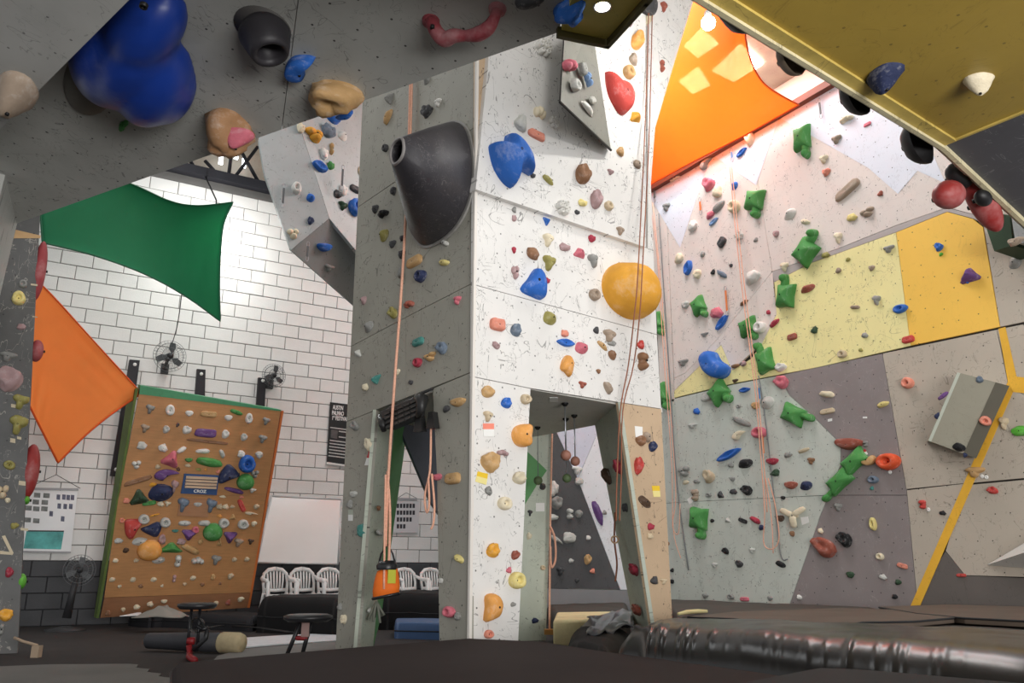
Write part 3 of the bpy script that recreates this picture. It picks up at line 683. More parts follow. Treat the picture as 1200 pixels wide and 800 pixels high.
# ---- grey tower face
many(TL, 'TL', '''
458 117 10 12 gy tri 180; 456 138 13 10 tn pinch 45; 501 94 9 9 gy wedge; 514 121 9 8 wh hook; 502 132 12 11 dk jug; 453 174 6 8 dk disc; 441 245 6 9 dk blob; 451 251 12 14 bk lobed; 451 276 10 14 ol wedge; 461 286 7 8 dk blob; 462 224 6 9 dk blob; 472 298 7 9 dk blob; 472 279 5 6 dk blob; 471 320 6 12 gy blob
522 285 10 8 lg pinch -30; 521 308 13 9 ly pinch -15; 487 307 17 11 tn bar; 495 324 11 14 nv disc; 427 352 6 10 mv wedge; 481 357 11 14 rb lobed; 537 352 8 10 pk hook; 433 383 10 13 gy wedge; 462 368 8 12 ol jug; 491 401 12 9 te bar; 519 409 12 12 gb jug; 505 418 14 11 tn lobed; 491 425 8 11 cm disc; 466 436 6 7 cr blob; 442 445 10 12 te tri 180; 429 454 6 8 cr blob; 421 414 6 10 lg tri; 482 448 5 5 dk blob
417 500 8 10 gy jug; 524 479 7 8 dk blob; 538 472 17 10 tn edge; 510 497 8 12 pk jug; 513 559 8 15 pk pinch 88; 532 561 15 13 tn bar; 434 522 7 13 cr jug; 415 579 8 7 lg blob; 411 591 6 9 gy blob
539 655 8 14 ly pinch 70; 528 717 12 13 pk disc; 537 722 6 9 gy blob; 517 680 5 6 lg blob; 404 725 6 10 cr blob; 399 711 5 7 gy blob; 425 622 7 15 te blob''')
many(LJ, 'TLJ', '445 624 7 20 lg pinch 85; 443 595 5 6 br blob; 433 715 8 6 lg blob')
# ---- grey hanging facet panel
many(UPL, 'UP', '347 221 11 13 wh disc; 364 232 9 10 bl wedge; 364 259 7 9 nv blob; 343 274 14 13 cr lobed', .0)
many(UPR, 'UP', """
352 151 9 10 cr blob; 367 159 22 15 ye lobed; 384 155 16 13 gb blob; 401 160 11 10 wh wedge; 388 175 8 14 tn lobed; 379 181 10 11 wh blob; 374 196 10 20 bl lens 88; 387 195 8 8 gn blob; 395 228 8 9 dk blob; 402 224 9 12 wh blob; 401 242 11 9 dg hook; 414 244 13 18 bl disc; 422 201 6 9 be blob; 388 137 22 12 bl jug; 415 222 11 7 dk bar""")
hold(UPD, 379, 290, 16, 11, 'bl', 'edge', 0, 0, 'UP'); hold(UPD, 385, 314, 11, 9, 'gy', 'hook', 0, 0, 'UP')
# ---- long coloured wall
STARS = [(887, 239, 26, 29, -20, 'near the top of the painted wall, above its pale yellow field'), (822, 361, 18, 26, 20, 'beside the pink hold'), (772, 381, 18, 27, 15, 'at the tower side of the coloured wall'), (880, 386, 24, 26, 10, 'behind the double rope'),
         (943, 167, 24, 35, -5, 'near the chain anchor at the wall top'), (949, 291, 33, 32, 130, 'on the grey curve above pale yellow'), (923, 342, 24, 36, 165, 'on the tip of pale yellow'), (897, 419, 22, 36, 190, 'on the lower edge of pale yellow'),
         (778, 465, 16, 32, 15, 'on the panel joint beside the tower'), (847, 462, 26, 30, 35, 'below the blue bean hold'), (936, 487, 28, 33, 60, 'on the mauve wedge point'), (999, 545, 25, 38, -58, 'beside the orange-red ring, upper of two'), (982, 568, 25, 38, -58, 'beside the orange-red ring, lower of two'), (822, 612, 22, 34, -10, 'low on the pale grey panel')]
for x, y, a, b2, rot, ph in STARS: hold(RW, x, y, a * 1.14, b2 * 1.1, 'gn', 'star', rot, 0, 'RW', label='green starfish-shaped hold ' + ph)
many(RW, 'RW', '''
880 163 11 15 cr jug; 829 192 14 10 gy crescent; 870 179 13 6 bl lens 20; 792 209 14 9 cr lobed; 832 217 14 12 pk jug; 842 225 10 12 cr blob; 861 218 8 9 bl wedge; 782 243 9 9 gy hook; 843 243 14 10 gy pinch 25; 833 252 9 8 pk blob; 862 243 12 14 cr disc; 837 260 11 5 lb lens 20; 813 265 10 11 wh blob; 867 276 9 11 wh flower; 847 284 9 9 dk bar 40; 886 281 5 4 gy blob
797 303 9 11 cr blob; 808 314 16 8 bl lens 65; 818 321 9 10 cr blob; 824 298 5 6 gy blob; 846 321 13 8 gb pinch -40; 836 319 5 5 bk blob; 857 311 4 4 dk blob; 883 325 15 15 wh blob; 841 367 12 12 pk blob; 847 378 17 8 bl lens 35; 804 357 9 8 lg blob; 872 355 10 6 br pinch 15; 892 384 13 13 wh disc; 826 392 9 5 gy hook
993 140 17 12 cr lobed; 981 164 12 9 tp hook; 966 187 10 9 cr hook; 1017 146 8 4 pk bar; 969 202 8 8 sa blob; 994 223 28 10 tp bar 20; 1032 227 6 5 rb blob; 926 251 14 12 wh wedge; 944 260 11 7 cr pinch -25; 910 274 7 7 mv blob; 1017 249 17 11 tp lobed; 999 255 10 8 ly blob; 983 279 9 12 cr hook; 920 313 9 10 cr hook; 968 299 8 6 ol blob; 1042 292 13 8 gy hook; 994 304 5 4 ol blob; 983 317 6 6 tp blob; 1022 314 6 6 tp blob
1101 290 9 8 bl jug; 1103 298 4 4 bg blob; 1137 322 23 18 pu tri; 1134 330 4 4 bl blob; 947 338 16 9 rb wedge; 1028 352 9 11 gy hook; 1002 360 11 6 tp pinch -15; 1056 362 15 10 bl disc; 908 379 12 7 cm pinch 25; 955 387 7 7 dg blob; 929 395 10 7 rb bar; 1014 393 6 6 gy blob; 1065 398 12 8 re bar; 1190 308 13 14 gy wedge; 901 366 4 5 cm blob
801 425 12 8 gy hook; 862 429 9 6 br pinch; 872 426 6 6 mv blob; 829 466 11 8 lg bar; 873 457 12 6 bl lens; 862 446 6 4 db blob; 817 482 6 7 bl blob; 866 476 5 4 gy disc; 886 475 9 8 tn blob; 900 472 14 15 lg wedge; 869 494 20 11 gy pinch -25; 812 499 11 6 lg hook; 867 510 14 10 cr crescent; 891 507 16 13 pk disc; 855 533 28 9 bl lens 15; 857 545 5 5 gy blob; 874 543 16 11 bk wedge; 803 552 12 13 gy lobed; 804 565 6 5 cr blob; 817 564 6 5 gy blob
832 559 12 13 be jug; 859 561 5 5 gy blob; 876 575 12 10 bk jug; 860 576 7 6 dk blob; 845 579 7 9 dk tri; 831 580 6 5 gy disc; 816 580 13 14 tp lobed; 778 573 4 4 bk blob; 916 431 11 9 wh jug; 917 449 15 13 pk jug; 988 415 10 9 be disc; 1009 410 4 4 ol blob; 969 462 17 10 cr pinch -15; 970 482 15 6 be bar; 1035 474 13 8 ly pinch 10; 1065 449 12 13 sa disc; 1015 520 10 7 gy lobed
1019 539 14 14 tn crescent 150; 1024 562 11 9 gb disc; 1022 572 4 4 te blob; 942 528 12 6 be pinch 10; 924 533 8 6 gy blob; 951 540 8 8 br hook; 906 541 13 8 cm edge; 909 554 10 7 dg blob; 928 569 14 9 rb edge; 945 569 13 11 nv wedge; 983 594 8 9 gy hook; 1082 591 14 11 re lobed; 1164 575 10 8 re jug; 1143 553 21 12 tn hook; 1177 496 10 15 be hook; 1197 505 12 24 bg pinch 88; 918 583 5 4 bk blob
915 607 9 7 db blob; 929 625 5 6 br blob; 967 642 26 19 rb jug -15; 991 633 15 15 bk jug; 962 622 5 6 cr blob; 1024 614 7 15 ly disc; 1032 652 8 8 cr disc; 997 673 8 7 dg blob; 1053 682 6 6 dg blob; 1058 663 10 6 sa bar -15; 1035 676 7 6 lg blob; 1049 699 6 5 bk blob; 915 661 11 7 bk wedge -20; 937 700 5 6 wh blob; 903 701 5 5 gy blob; 1105 601 6 5 bk blob; 1127 674 9 4 re bar
835 610 4 4 bk blob; 853 609 6 6 lg tri; 871 610 9 5 bk bar -20; 885 609 12 9 cm pinch -25; 893 618 6 6 nv blob; 851 646 6 7 bk jug; 867 661 8 7 dk jug; 882 645 6 6 lg hook; 838 662 6 6 lg hook; 827 698 6 5 gy blob; 857 699 7 6 gy disc; 873 702 9 5 pk bar; 788 668 4 4 bk blob; 788 681 4 5 bk blob; 783 637 3 5 br blob''')
hold(RW, 840, 428, 32, 34, 'bl', 'bean', 0, 0, 'RW', label='large blue bean-shaped hold on the coloured wall beside the rope')
hold(RW, 996, 521, 30, 14, 'rb', 'edge', -6, 0, 'RW', label='long red-brown ledge hold on the mauve-grey panel')
hold(RW, 1043, 541, 23, 20, 'oe', 'disc', 0, 0, 'RW', label='orange-red ring-shaped hold on the mauve-grey panel')
hold(RW, 932, 604, 32, 27, 'cr', 'ybranch', 0, 0, 'RW', label='cream Y-shaped wooden hold beside hanging rope')
# ---- dark far panel seen through the tower
many(BACKP, 'FP', '''649 572 8 16 lg blob; 676 551 12 9 wh hook; 678 564 9 8 lg blob; 645 577 8 12 lg blob; 651 590 13 13 gy jug; 648 606 10 7 lg blob; 667 602 13 13 lg lobed; 678 602 8 9 gy blob; 666 630 14 12 lg blob; 652 633 16 6 lg crescent -40; 689 630 5 5 wh blob; 669 657 5 5 lg blob; 688 656 8 10 tn jug; 694 669 6 5 sa blob; 656 669 9 10 dk hook; 676 680 5 5 dk blob; 699 600 28 9 pu pinch -65; 708 600 6 6 gy tri''')
# ================================================================== VOLUMES AND BIG OVERHANG HOLDS
def facet(name, pts, faces, m, uvp=None, **kw):
    b = MB(); b.add(pts, faces); return b.build(name, m, None, uvp=uvp, **kw)
# grey wedge on the white tower face
M_vol = mat('volume_grey_paint', (126, 126, 118), .6, .12, 1.5, scratch=.35, holes=.5)
P = [TR.hit(662, 25, .42), TR.hit(692, 25, .12), TR.hit(716, 176, .12), TR.hit(656, 119, .42)]
Bk = [TR.hit(x, y, .055) for x, y in ((674, 35), (693, 25), (714, 170), (672, 112))]
wv = empty('climbing_volume', sum(P, V(0, 0, 0)) / 4, 'dark grey faceted wedge volume high on the white tower face', 'climbing volume')
b = MB(); b.add(P + Bk, [[3, 2, 1, 0], [4, 5, 6, 7], [0, 4, 7, 3], [3, 7, 6, 2], [2, 6, 5, 1], [1, 5, 4, 0]]); b.build('facet_body', M_vol, wv, uvp=TR)
b = MB(); b.tube([P[3] + (P[3] - P[0]) * .005, P[2]], .012, 6); b.build('edge_trim', mat('dark_edge', (52, 50, 46), .6, .1), wv)
b = MB(); b.tube([P[0], P[3]], .006, 6); b.build('edge_trim', MATS['dark_edge'], wv)
fo = Plane(P[3], P[2] - P[3], P[0] - P[3]); fo.u = (P[1] - P[0]).normalized(); fo.v = (P[0] - P[3]).normalized()
many(fo, 'WV', '664 78 15 20 pk lobed; 681 82 8 12 gy bar; 687 93 8 15 lb lobed; 672 101 10 12 lg disc; 694 118 7 14 lg pinch 85; 687 127 17 8 wh pinch -35', .0)
# box volume on the long wall
Fq = [RW.hit(x, y, o) for x, y, o in ((1122, 436, .30), (1183, 452, .10), (1144, 537, .10), (1088, 516, .30))]
Bq = [RW.hit(x, y, .006) for x, y in ((1121, 442), (1181, 453), (1142, 536), (1086, 517))]
bv = empty('climbing_volume', sum(Fq, V(0, 0, 0)) / 4, 'tilted grey box volume with a dark stripe beside yellow tape', 'climbing volume')
b = MB(); b.add(Fq + Bq, [[0, 1, 2, 3], [7, 6, 5, 4], [0, 3, 7, 4], [3, 2, 6, 7], [2, 1, 5, 6], [1, 0, 4, 5]]); b.build('box_body', mat('box_grey_paint', (158, 154, 138), .55, .08, 2, scratch=.15), bv, uvp=RW)
st = [Fq[0].lerp(Fq[1], .74), Fq[1], Fq[2], Fq[3].lerp(Fq[2], .74)]
nq = (Fq[1] - Fq[0]).cross(Fq[3] - Fq[0]).normalized(); nq = nq if nq.dot(CAM - Fq[0]) > 0 else -nq
b = MB(); b.prism([p + nq * .004 for p in st], -nq * .004); b.build('dark_stripe', mat('stripe_dark', (98, 94, 82), .55, .1, 2), bv, uvp=RW)
b = MB(); b.prism([Fq[0] + nq * .004, Fq[0].lerp(Fq[1], .06) + nq * .004, Fq[3].lerp(Fq[2], .06) + nq * .004, Fq[3] + nq * .004], -nq * .004); b.build('worn_edge', mat('pale_sage_paint', (196, 202, 188), .55, .1, 2), bv, uvp=RW)
bp_ = Plane(Fq[3], Fq[2] - Fq[3], Fq[0] - Fq[3])
many(bp_, 'BV', '1155 493 13 11 sa disc; 1148 445 8 7 gb jug; 1124 524 13 10 bk wedge; 1105 464 13 7 pu pinch 60; 1098 487 5 7 nv blob; 1131 533 5 5 nv blob', .004)
# white pointed volume low on the wall
Wp = [RW.hit(1156, 662, .012), RW.hit(1245, 632, .60), RW.hit(1330, 560, .012), RW.hit(1330, 690, .012), RW.hit(1235, 668, .012)]
vv_ = empty('climbing_volume', RW.hit(1200, 650, .01), 'white pointed pyramid volume low on the wall above dark skirting', 'climbing volume')
b = MB(); b.add(Wp, [[0, 1, 2], [1, 4, 3], [1, 3, 2], [0, 2, 3, 4], [0, 4, 1]]); b.build('pyramid_body', mat('volume_white', (224, 222, 216), .55, .06, 2, scratch=.3), vv_, uvp=RW)
# hollow black cone on the grey tower face
cn = empty('cone_hold', TL.hit(516, 215), 'huge black hollow cone hold on a pale flange on the tower', 'climbing hold')
nb_ = 40; base = []; rim = []; 
cb = TL.hit(517, 216, .02); ct = TL.hit(466, 178, .95)
ell = [(548, 160), (553, 195), (548, 235), (530, 268), (505, 286), (490, 284), (478, 262), (474, 225), (482, 190), (498, 163), (520, 146), (538, 144)]
bl_ = [TL.hit(x, y, .03) for x, y in ell]; bc_ = sum(bl_, V(0, 0, 0)) / len(bl_)
def smooth_loop(pts, k):
    out = []; m = len(pts)
    for i in range(m):
        p0, p1, p2, p3 = pts[i - 1], pts[i], pts[(i + 1) % m], pts[(i + 2) % m]
        for j in range(k):
            t = j / k; out.append(.5 * ((2 * p1) + (p2 - p0) * t + (2 * p0 - 5 * p1 + 4 * p2 - p3) * t * t + (3 * p1 - p0 - 3 * p2 + p3) * t ** 3))
    return out
bl_ = smooth_loop(bl_, 4); m_ = len(bl_)
tip_c = TL.hit(466, 177, .80); sc_ = .20
axis = (tip_c - bc_)
tl_ = [tip_c + (p - bc_) * sc_ for p in bl_]; ti_ = [tip_c + (p - bc_) * sc_ * .74 for p in bl_]; td_ = [tip_c - axis * .35 + (p - bc_) * sc_ * .9 for p in bl_]
mid = [bc_ + axis * .45 + (p - bc_) * .66 for p in bl_]; low = [bc_ + axis * .04 + (p - bc_) * .985 for p in bl_]
b = MB(); rings = [bl_, low, mid, tl_, ti_, td_]; vs = [p for r_ in rings for p in r_]
b.add(vs, [[i * m_ + k, i * m_ + (k + 1) % m_, (i + 1) * m_ + (k + 1) % m_, (i + 1) * m_ + k] for i in range(5) for k in range(m_)], True)
b.build('cone_shell', mat('cone_black', (58, 56, 60), .5, .25, 4, coord='Object', scratch=.35, scol=(140, 136, 134), bump=.2), cn)
b = MB(); b.prism([bc_ - TL.n * .028 + (p - bc_) * 1.035 for p in bl_], TL.n * .02); b.build('flange', mat('cone_flange', (150, 148, 144), .5, .2, 4, coord='Object'), cn)
b = MB(); b.tube([tip_c + (p - bc_) * sc_ * .9 + axis * .004 for p in bl_], .012, 6, True); b.build('rim', mat('cone_rim', (132, 128, 126), .5, .2, 6, coord='Object'), cn)
b = MB(); b.prism([tip_c - axis * .34 + (p - bc_) * sc_ * .88 for p in bl_], -axis * .02); b.build('inner_plug', M_bolt, cn)

# ---- holds on the left overhang
def oh(x, y, wd, ht, col, sh, rot, label, off=0., dep=None): return hold(OL, x, y, wd, ht, col, sh, rot, off, 'OL', dep=dep, label=label)
CW['dbl'] = ('deep blue', (24, 52, 128)); CW['drd'] = ('dark red', (124, 38, 40)); CW['wd'] = ('wood brown', (166, 126, 90))
# deep blue macro: three fused lobes over a grey base lip
mac = empty('macro_hold', OL.hit(155, 70), 'giant deep blue bulging macro hold with a grey lip under overhang', 'climbing hold')
pb = OL.hit(160, 65); k = mpx(pb)
M_mac = mat('macro_blue', (24, 56, 140), .38, .12, 4, coord='Object', chalk=.08, bump=.05, bs=20)
def ovoid(c, ax, ay, az, b, n=28, m=14):
    vs = []; fs = []
    for i in range(m + 1):
        ph = math.pi * i / m
        for j in range(n):
            th = 2 * math.pi * j / n; vs.append(c + ax * (math.sin(ph) * math.cos(th)) + ay * (math.sin(ph) * math.sin(th)) + az * math.cos(ph))
    for i in range(m): fs += [[i * n + j, i * n + (j + 1) % n, (i + 1) * n + (j + 1) % n, (i + 1) * n + j] for j in range(n)]
    b.add(vs, fs, True)
b = MB()
for (x, y, r1, r2, a, h) in ((158, 58, 58, 52, 40, .26), (184, 84, 46, 46, 0, .27), (172, 22, 52, 42, 20, .24), (134, 66, 42, 56, 50, .22), (203, 96, 30, 34, 0, .20)):
    c = OL.hit(x, y); a_ = R(a); e1_ = (OL.hit(x + 1, y) - c) ; e2_ = (OL.hit(x, y - 1) - c)
    ovoid(c + OL.n * .04, (e1_ * math.cos(a_) + e2_ * math.sin(a_)) * r1, (e2_ * math.cos(a_) - e1_ * math.sin(a_)) * r2, OL.n * h, b)
for v_ in b.v:
    dd = (v_ - OL.o).dot(OL.n)
    if dd < 0: v_ -= OL.n * (dd - .0)
me_o = b.build('macro_body', M_mac, mac)
rm = me_o.modifiers.new('fuse', 'REMESH'); rm.mode = 'VOXEL'; rm.voxel_size = .022; rm.use_smooth_shade = True
sm_ = me_o.modifiers.new('soft', 'SMOOTH'); sm_.iterations = 12; sm_.factor = .6
b = MB(); c = OL.hit(106, 98); ovoid(c, (OL.hit(107, 98) - c) * 32, (OL.hit(106, 97) - c) * 38, OL.n * .06, b); b.build('base_lip', mat('macro_lip', (104, 100, 92), .6, .15, 5, coord='Object'), mac)
b = MB(); b.lathe([(.02, 0), (.02, .02), (.012, .022), (.011, .0)], OL.hit(169, 5, .30), 12, OL.n); b.build('bolt', M_bolt, mac)
# hollow black stub
hs_ = empty('stub_hold', OL.hit(312, 42), 'black hollow stub hold under the grey overhang', 'climbing hold')
c = OL.hit(308, 32); k = mpx(c); ax_ = (OL.n + (OL.hit(318, 44) - OL.hit(300, 40)).normalized() * .45).normalized()
b = MB(); b.lathe([(24 * k, -.01), (29 * k, .02), (30 * k, .05), (24 * k, .15), (21 * k, .185), (17 * k, .185), (14 * k, .16), (11 * k, .05), (0, .05)], c, 30, ax_); b.build('stub_body', mat('stub_black', (46, 44, 48), .5, .2, 5, coord='Object', bump=.1), hs_)
b = MB(); b.lathe([(33 * k, -.004), (33 * k, .006), (0, .006)], c, 30, OL.n); b.build('base_disc', mat('stub_base', (84, 82, 80), .6, .1), hs_)
oh(354, 76, 34, 30, 'bl', 'crescent', -20, 'dark blue crescent jug hold under the grey overhang')
oh(398, 110, 40, 46, 'tn', 'jug', 20, 'tan rock-like hold at the lip of the grey overhang')
oh(145, 146, 16, 13, 'gn', 'lobed', 20, 'small green hold beside the giant blue macro hold')
oh(672, 8, 46, 24, 'bl', 'hook', 15, 'bright blue hold at the overhang end beside the downlight', dep=.9)
oh(622, -4, 38, 16, 'dk', 'dome', 0, 'dark grey domed hold at the overhang above the red handle', dep=.8)
oh(268, 146, 42, 44, 'wd', 'blob', 0, 'wood brown hold with a pink corner at the overhang lip', .0, .8)
oh(281, 158, 26, 24, 'pk', 'wedge', -20, 'dull pink wedge hold fused to wood brown hold at overhang lip', .10, .8)
oh(20, 106, 46, 44, 'tp', 'wedge', 20, 'taupe stone-like hold on the lower overhang slab', .30, .8)
oh(405, 134, 20, 10, 'bl', 'edge', 0, 'small blue hold peeking under the overhang lip')
# red handle
hd = empty('handle_hold', OL.hit(540, 35), 'dull red twisted handle hold bridging from the overhang', 'climbing hold')
path = [(505, 24, .0), (507, 28, .05), (512, 38, .10), (521, 46, .13), (532, 42, .13), (546, 42, .13), (560, 40, .13), (572, 33, .12), (579, 22, .08), (583, 10, .0)]
pp = [OL.hit(x, y, o) for x, y, o in path]; k = mpx(pp[4])
fine = []; rr_ = []; rad = [7, 8, 8.5, 9.5, 8.5, 6.5, 9, 8.5, 6.5, 5.5]
for i in range(len(pp) - 1):
    p0, p1, p2, p3 = pp[max(i - 1, 0)], pp[i], pp[i + 1], pp[min(i + 2, len(pp) - 1)]
    for j in range(5):
        t = j / 5; fine.append(.5 * ((2 * p1) + (p2 - p0) * t + (2 * p0 - 5 * p1 + 4 * p2 - p3) * t * t + (3 * p1 - p0 - 3 * p2 + p3) * t ** 3)); rr_.append((rad[i] * (1 - t) + rad[i + 1] * t) * k)
fine.append(pp[-1]); rr_.append(rad[-1] * k)
b = MB(); b.tube(fine, rr_, 14); b.build('handle_body', mat('handle_red', (136, 54, 62), .6, .2, 6, coord='Object', chalk=.25, bump=.15, bs=20), hd)
for q in (0, -1):
    b = MB(); b.lathe([(11 * k, -.004), (10 * k, .02), (5 * k, .03), (0, .03)], pp[q], 16, OL.n); b.build('foot_pad', MATS['handle_red'], hd)
b = MB(); b.lathe([(.012, 0), (.012, .02), (0, .02)], OL.hit(507, 30, .09), 10, OL.n); b.build('bolt', M_bolt, hd)

# ---- holds on and behind the gold overhang
hold(zg, 1037, 87, 34, 32, 'nv', 'wedge', 10, 0, 'GP', label='dark navy faceted hold on the gold overhang', dep=.6)
hold(zg, 1146, 92, 28, 18, 'cr', 'wedge', -10, 0, 'GP', label='cream pointed hold on the gold overhang', dep=.8)
GO = Plane(K + OUT * .054, E1, Z)         # outer side of the side board
def side(x, y, r, col, label, flat=1., dz=0.):
    c = GO.hit(x, y); k = mpx(c)
    o = empty('edge_hold', c, label, 'climbing hold')
    b = MB(); vs = []; fs = []; n, m = 20, 8
    for i in range(m + 1):
        ph = .5 * math.pi * i / m
        for j in range(n):
            th = 2 * math.pi * j / n; d = 1 + .06 * noise.noise(V(math.cos(th) * 2 + x, math.sin(th) * 2, ph))
            vs.append(c + (E1 * math.cos(th) * flat + Z * math.sin(th)) * r * k * math.cos(ph) * d + OUT * r * k * .75 * math.sin(ph) * d)
    for i in range(m): fs += [[i * n + j, i * n + (j + 1) % n, (i + 1) * n + (j + 1) % n, (i + 1) * n + j] for j in range(n)]
    b.add(vs, fs, True); b.build('hold_body', col, o)
    b = MB(); b.lathe([(.014, 0), (.014, .012), (0, .012)], c + OUT * (r * k * .74), 10, OUT); b.build('bolt', M_bolt, o)
    return o
M_hb = mat('hold_black', (30, 29, 30), .5, .2, 4, coord='Object', bump=.1)
M_ht = mat('hold_taupe_dark', (112, 98, 82), .6, .15, 4, coord='Object')
M_hr = mat('hold_dark_red', (150, 48, 46), .5, .2, 4, coord='Object', chalk=.2)
side(868, 8, 32, M_hb, 'black domed hold behind gold overhang edge beside the hanging bulb', 1.0)
side(930, 65, 24, M_ht, 'taupe domed hold behind the gold overhang edge')
side(1006, 110, 26, M_hb, 'black domed hold on gold overhang edge beside the taupe one')
side(1080, 165, 28, M_hb, 'black lumpy hold at the corner of the gold overhang', 1.0, -.03)
def side2(x, y, r, h, m, label, rot=0, out=.10):
    c = Plane(K + OUT * out, E1, Z).hit(x, y); k = mpx(c); o = empty('edge_hold', c, label, 'climbing hold')
    b = MB(); a_ = R(rot); e_ = E3.normalized(); f_ = e_.cross(OUT).normalized()
    ovoid(c, (e_ * math.cos(a_) + f_ * math.sin(a_)) * r * k, (f_ * math.cos(a_) - e_ * math.sin(a_)) * h * k, OUT * h * k, b)
    b.build('hold_body', m, o)
    b = MB(); b.lathe([(.014, 0), (.014, .012), (0, .012)], c + OUT * h * k, 10, OUT); b.build('bolt', M_bolt, o)
side2(1124, 206, 22, 13, M_hb, 'black hold on slate overhang edge above the red pair', 0, .10)
side2(1112, 228, 24, 17, M_hr, 'dark red bulbous hold under overhang edge, shorter of the red pair', 25, .12)
side2(1152, 238, 42, 15, M_hr, 'dark red long hold under overhang edge, longer of the red pair', -28, .10)
side2(1152, 232, 13, 9, M_hb, 'small black hold resting over the long red hold', 0, .04)
gp = empty('wall_board', RW.hit(1170, 270, .5), kind='structure')
b = MB(); b.prism([RW.hit(x, y, .5) for x, y in ((1149, 247), (1183, 252), (1187, 287), (1165, 294))], -RW.n * .48); b.build('dark_green_board', mat('dark_green_board', (38, 62, 36), .6, .2, 3), gp, uvp=RW)
b = MB(); b.prism([RW.hit(x, y, .7) for x, y in ((1183, 240), (1260, 250), (1260, 288), (1190, 284))], -RW.n * .68); b.build('grey_board', mat('grey_side_board', (150, 152, 152), .6, .2, 3, scratch=.3), gp, uvp=RW)
hold(RW, 1191, 283, 16, 9, 'tp', 'blob', 0, .7, 'RW', label='taupe rounded hold on the grey board beneath the slate overhang')

# ---- holds on the dark left post
many(LW, 'LW', '''22 350 14 16 ly disc; 27 333 9 9 gy disc; 25 383 9 7 mv blob; 9 418 20 11 gy hook; 12 446 27 24 mv jug 15; 24 471 18 17 ol hook; 21 498 20 22 ol hook; 11 545 13 10 ol disc -20; 3 576 13 17 be lobed; 17 616 8 7 ol blob; 11 671 9 10 cm jug; 6 721 16 12 ye jug; 2 737 10 14 gy lobed; 9 586 6 6 cr blob''')
def edgeh(x, y, wd, ht, m, label):
    c = LW.hit(x, y, -.08); k = mpx(c); o = empty('edge_hold', c, label, 'climbing hold'); b = MB()
    ovoid(c - LW.u * .0, LW.u * wd * k * .9, Z * ht * k * .5, LW.n * .09, b); b.build('hold_body', m, o)
    b = MB(); b.lathe([(.012, 0), (.012, .012), (0, .012)], c + LW.u * wd * k * .9, 10, LW.u); b.build('bolt', M_bolt, o)
M_hm = mat('hold_rose_red', (156, 62, 66), .6, .2, 5, coord='Object', chalk=.2)
edgeh(46, 317, 8, 74, M_hm, 'long rose-red hold on the side of the dark post near its top')
edgeh(43, 411, 8, 26, M_hm, 'short rose-red hold on the side of the dark post')
edgeh(35, 552, 11, 64, MATS['hold_dark_red'], 'long dark red hold on the side of the dark post')
edgeh(25, 681, 6, 18, mat('hold_bright_green', (96, 170, 60), .55, .1, 4, coord='Object'), 'bright green hold low on the side of the dark post')
edgeh(31, 586, 4, 10, MATS['hold_bright_green'], 'little green hold beneath the dark red hold on the post')
M_tapew = mat('cream_tape', (206, 192, 164), .7, .15, 6)
for i, q in enumerate(([(2, 628), (6, 627), (16, 648), (13, 650)], [(0, 645), (15, 647), (15, 650), (0, 649)])):
    panel('tape_mark', LW, q, M_tapew, wall_left, .003, .003, 0)
panel('tape_mark', LW, [(10, 279), (18, 269), (48, 276), (47, 279)], mat('wood_edge', (206, 168, 120), .6, .15, 5), wall_left, .004, .004, 0)
for (x, y, wd, ht) in ((36, 332, 8, 3), (38, 370, 6, 2), (13, 473, 7, 5), (12, 513, 6, 6), (20, 511, 5, 4), (22, 563, 8, 6), (24, 618, 9, 4)):
    panel('tape_mark', LW, [(x, y), (x + wd, y + 1), (x + wd, y + ht), (x, y + ht - 1)], M_tapew, wall_left, .003, .003, 0)
# ================================================================== FABRIC SAILS
def cat(pts, n):
    out = []; m = len(pts)
    for i in range(n + 1):
        f = i / n * (m - 1); k = min(int(f), m - 2); t = f - k
        p0, p1, p2, p3 = pts[max(k - 1, 0)], pts[k], pts[k + 1], pts[min(k + 2, m - 1)]
        out.append(.5 * ((2 * p1) + (p2 - p0) * t + (2 * p0 - 5 * p1 + 4 * p2 - p3) * t * t + (3 * p1 - p0 - 3 * p2 + p3) * t ** 3))
    return out
def sail(name, pl, top, bot, left, right, m, label, hemm, n=28, sag=.12, wr=()):
    T, Bt, Lf, Rt = (cat([pl.hit(x, y, o) for x, y, o in q], n) for q in (top, bot, left, right))
    vs = []
    for j in range(n + 1):
        v = j / n
        for i in range(n + 1):
            u = i / n
            p = T[i] * (1 - v) + Bt[i] * v + Lf[j] * (1 - u) + Rt[j] * u - (T[0] * (1 - u) * (1 - v) + T[n] * u * (1 - v) + Bt[0] * (1 - u) * v + Bt[n] * u * v)
            e = 16 * u * (1 - u) * v * (1 - v)
            p = p + pl.n * (-sag * e)
            for (wu_, wv_, fr, am, an) in wr:
                d2 = (u - wu_) ** 2 + (v - wv_) ** 2
                p = p + pl.n * am * math.sin(fr * (u * math.cos(an) + v * math.sin(an))) * math.exp(-d2 * 22) * min(1, 8 * e)
            vs.append(p)
    fs = [[j * (n + 1) + i, j * (n + 1) + i + 1, (j + 1) * (n + 1) + i + 1, (j + 1) * (n + 1) + i] for j in range(n) for i in range(n)]
    c = sum(vs, V(0, 0, 0)) / len(vs)
    root = empty(name, c, label, 'fabric sail')
    b = MB(); b.add(vs, fs, True); o = b.build('cloth', m, root)
    so = o.modifiers.new('thickness', 'SOLIDIFY'); so.thickness = .004
    b = MB(); b.tube(T + Rt[1:] + Bt[::-1][1:] + Lf[::-1][1:-1], .012, 5, True); b.build('hem', hemm, root)
    return T, Bt, Lf, Rt
M_gs = mat('green_fabric', (44, 142, 98), .7, .05, 3, coord='Object', transl=.5)
M_gh = mat('green_hem', (34, 100, 70), .7, .05, 3, coord='Object')
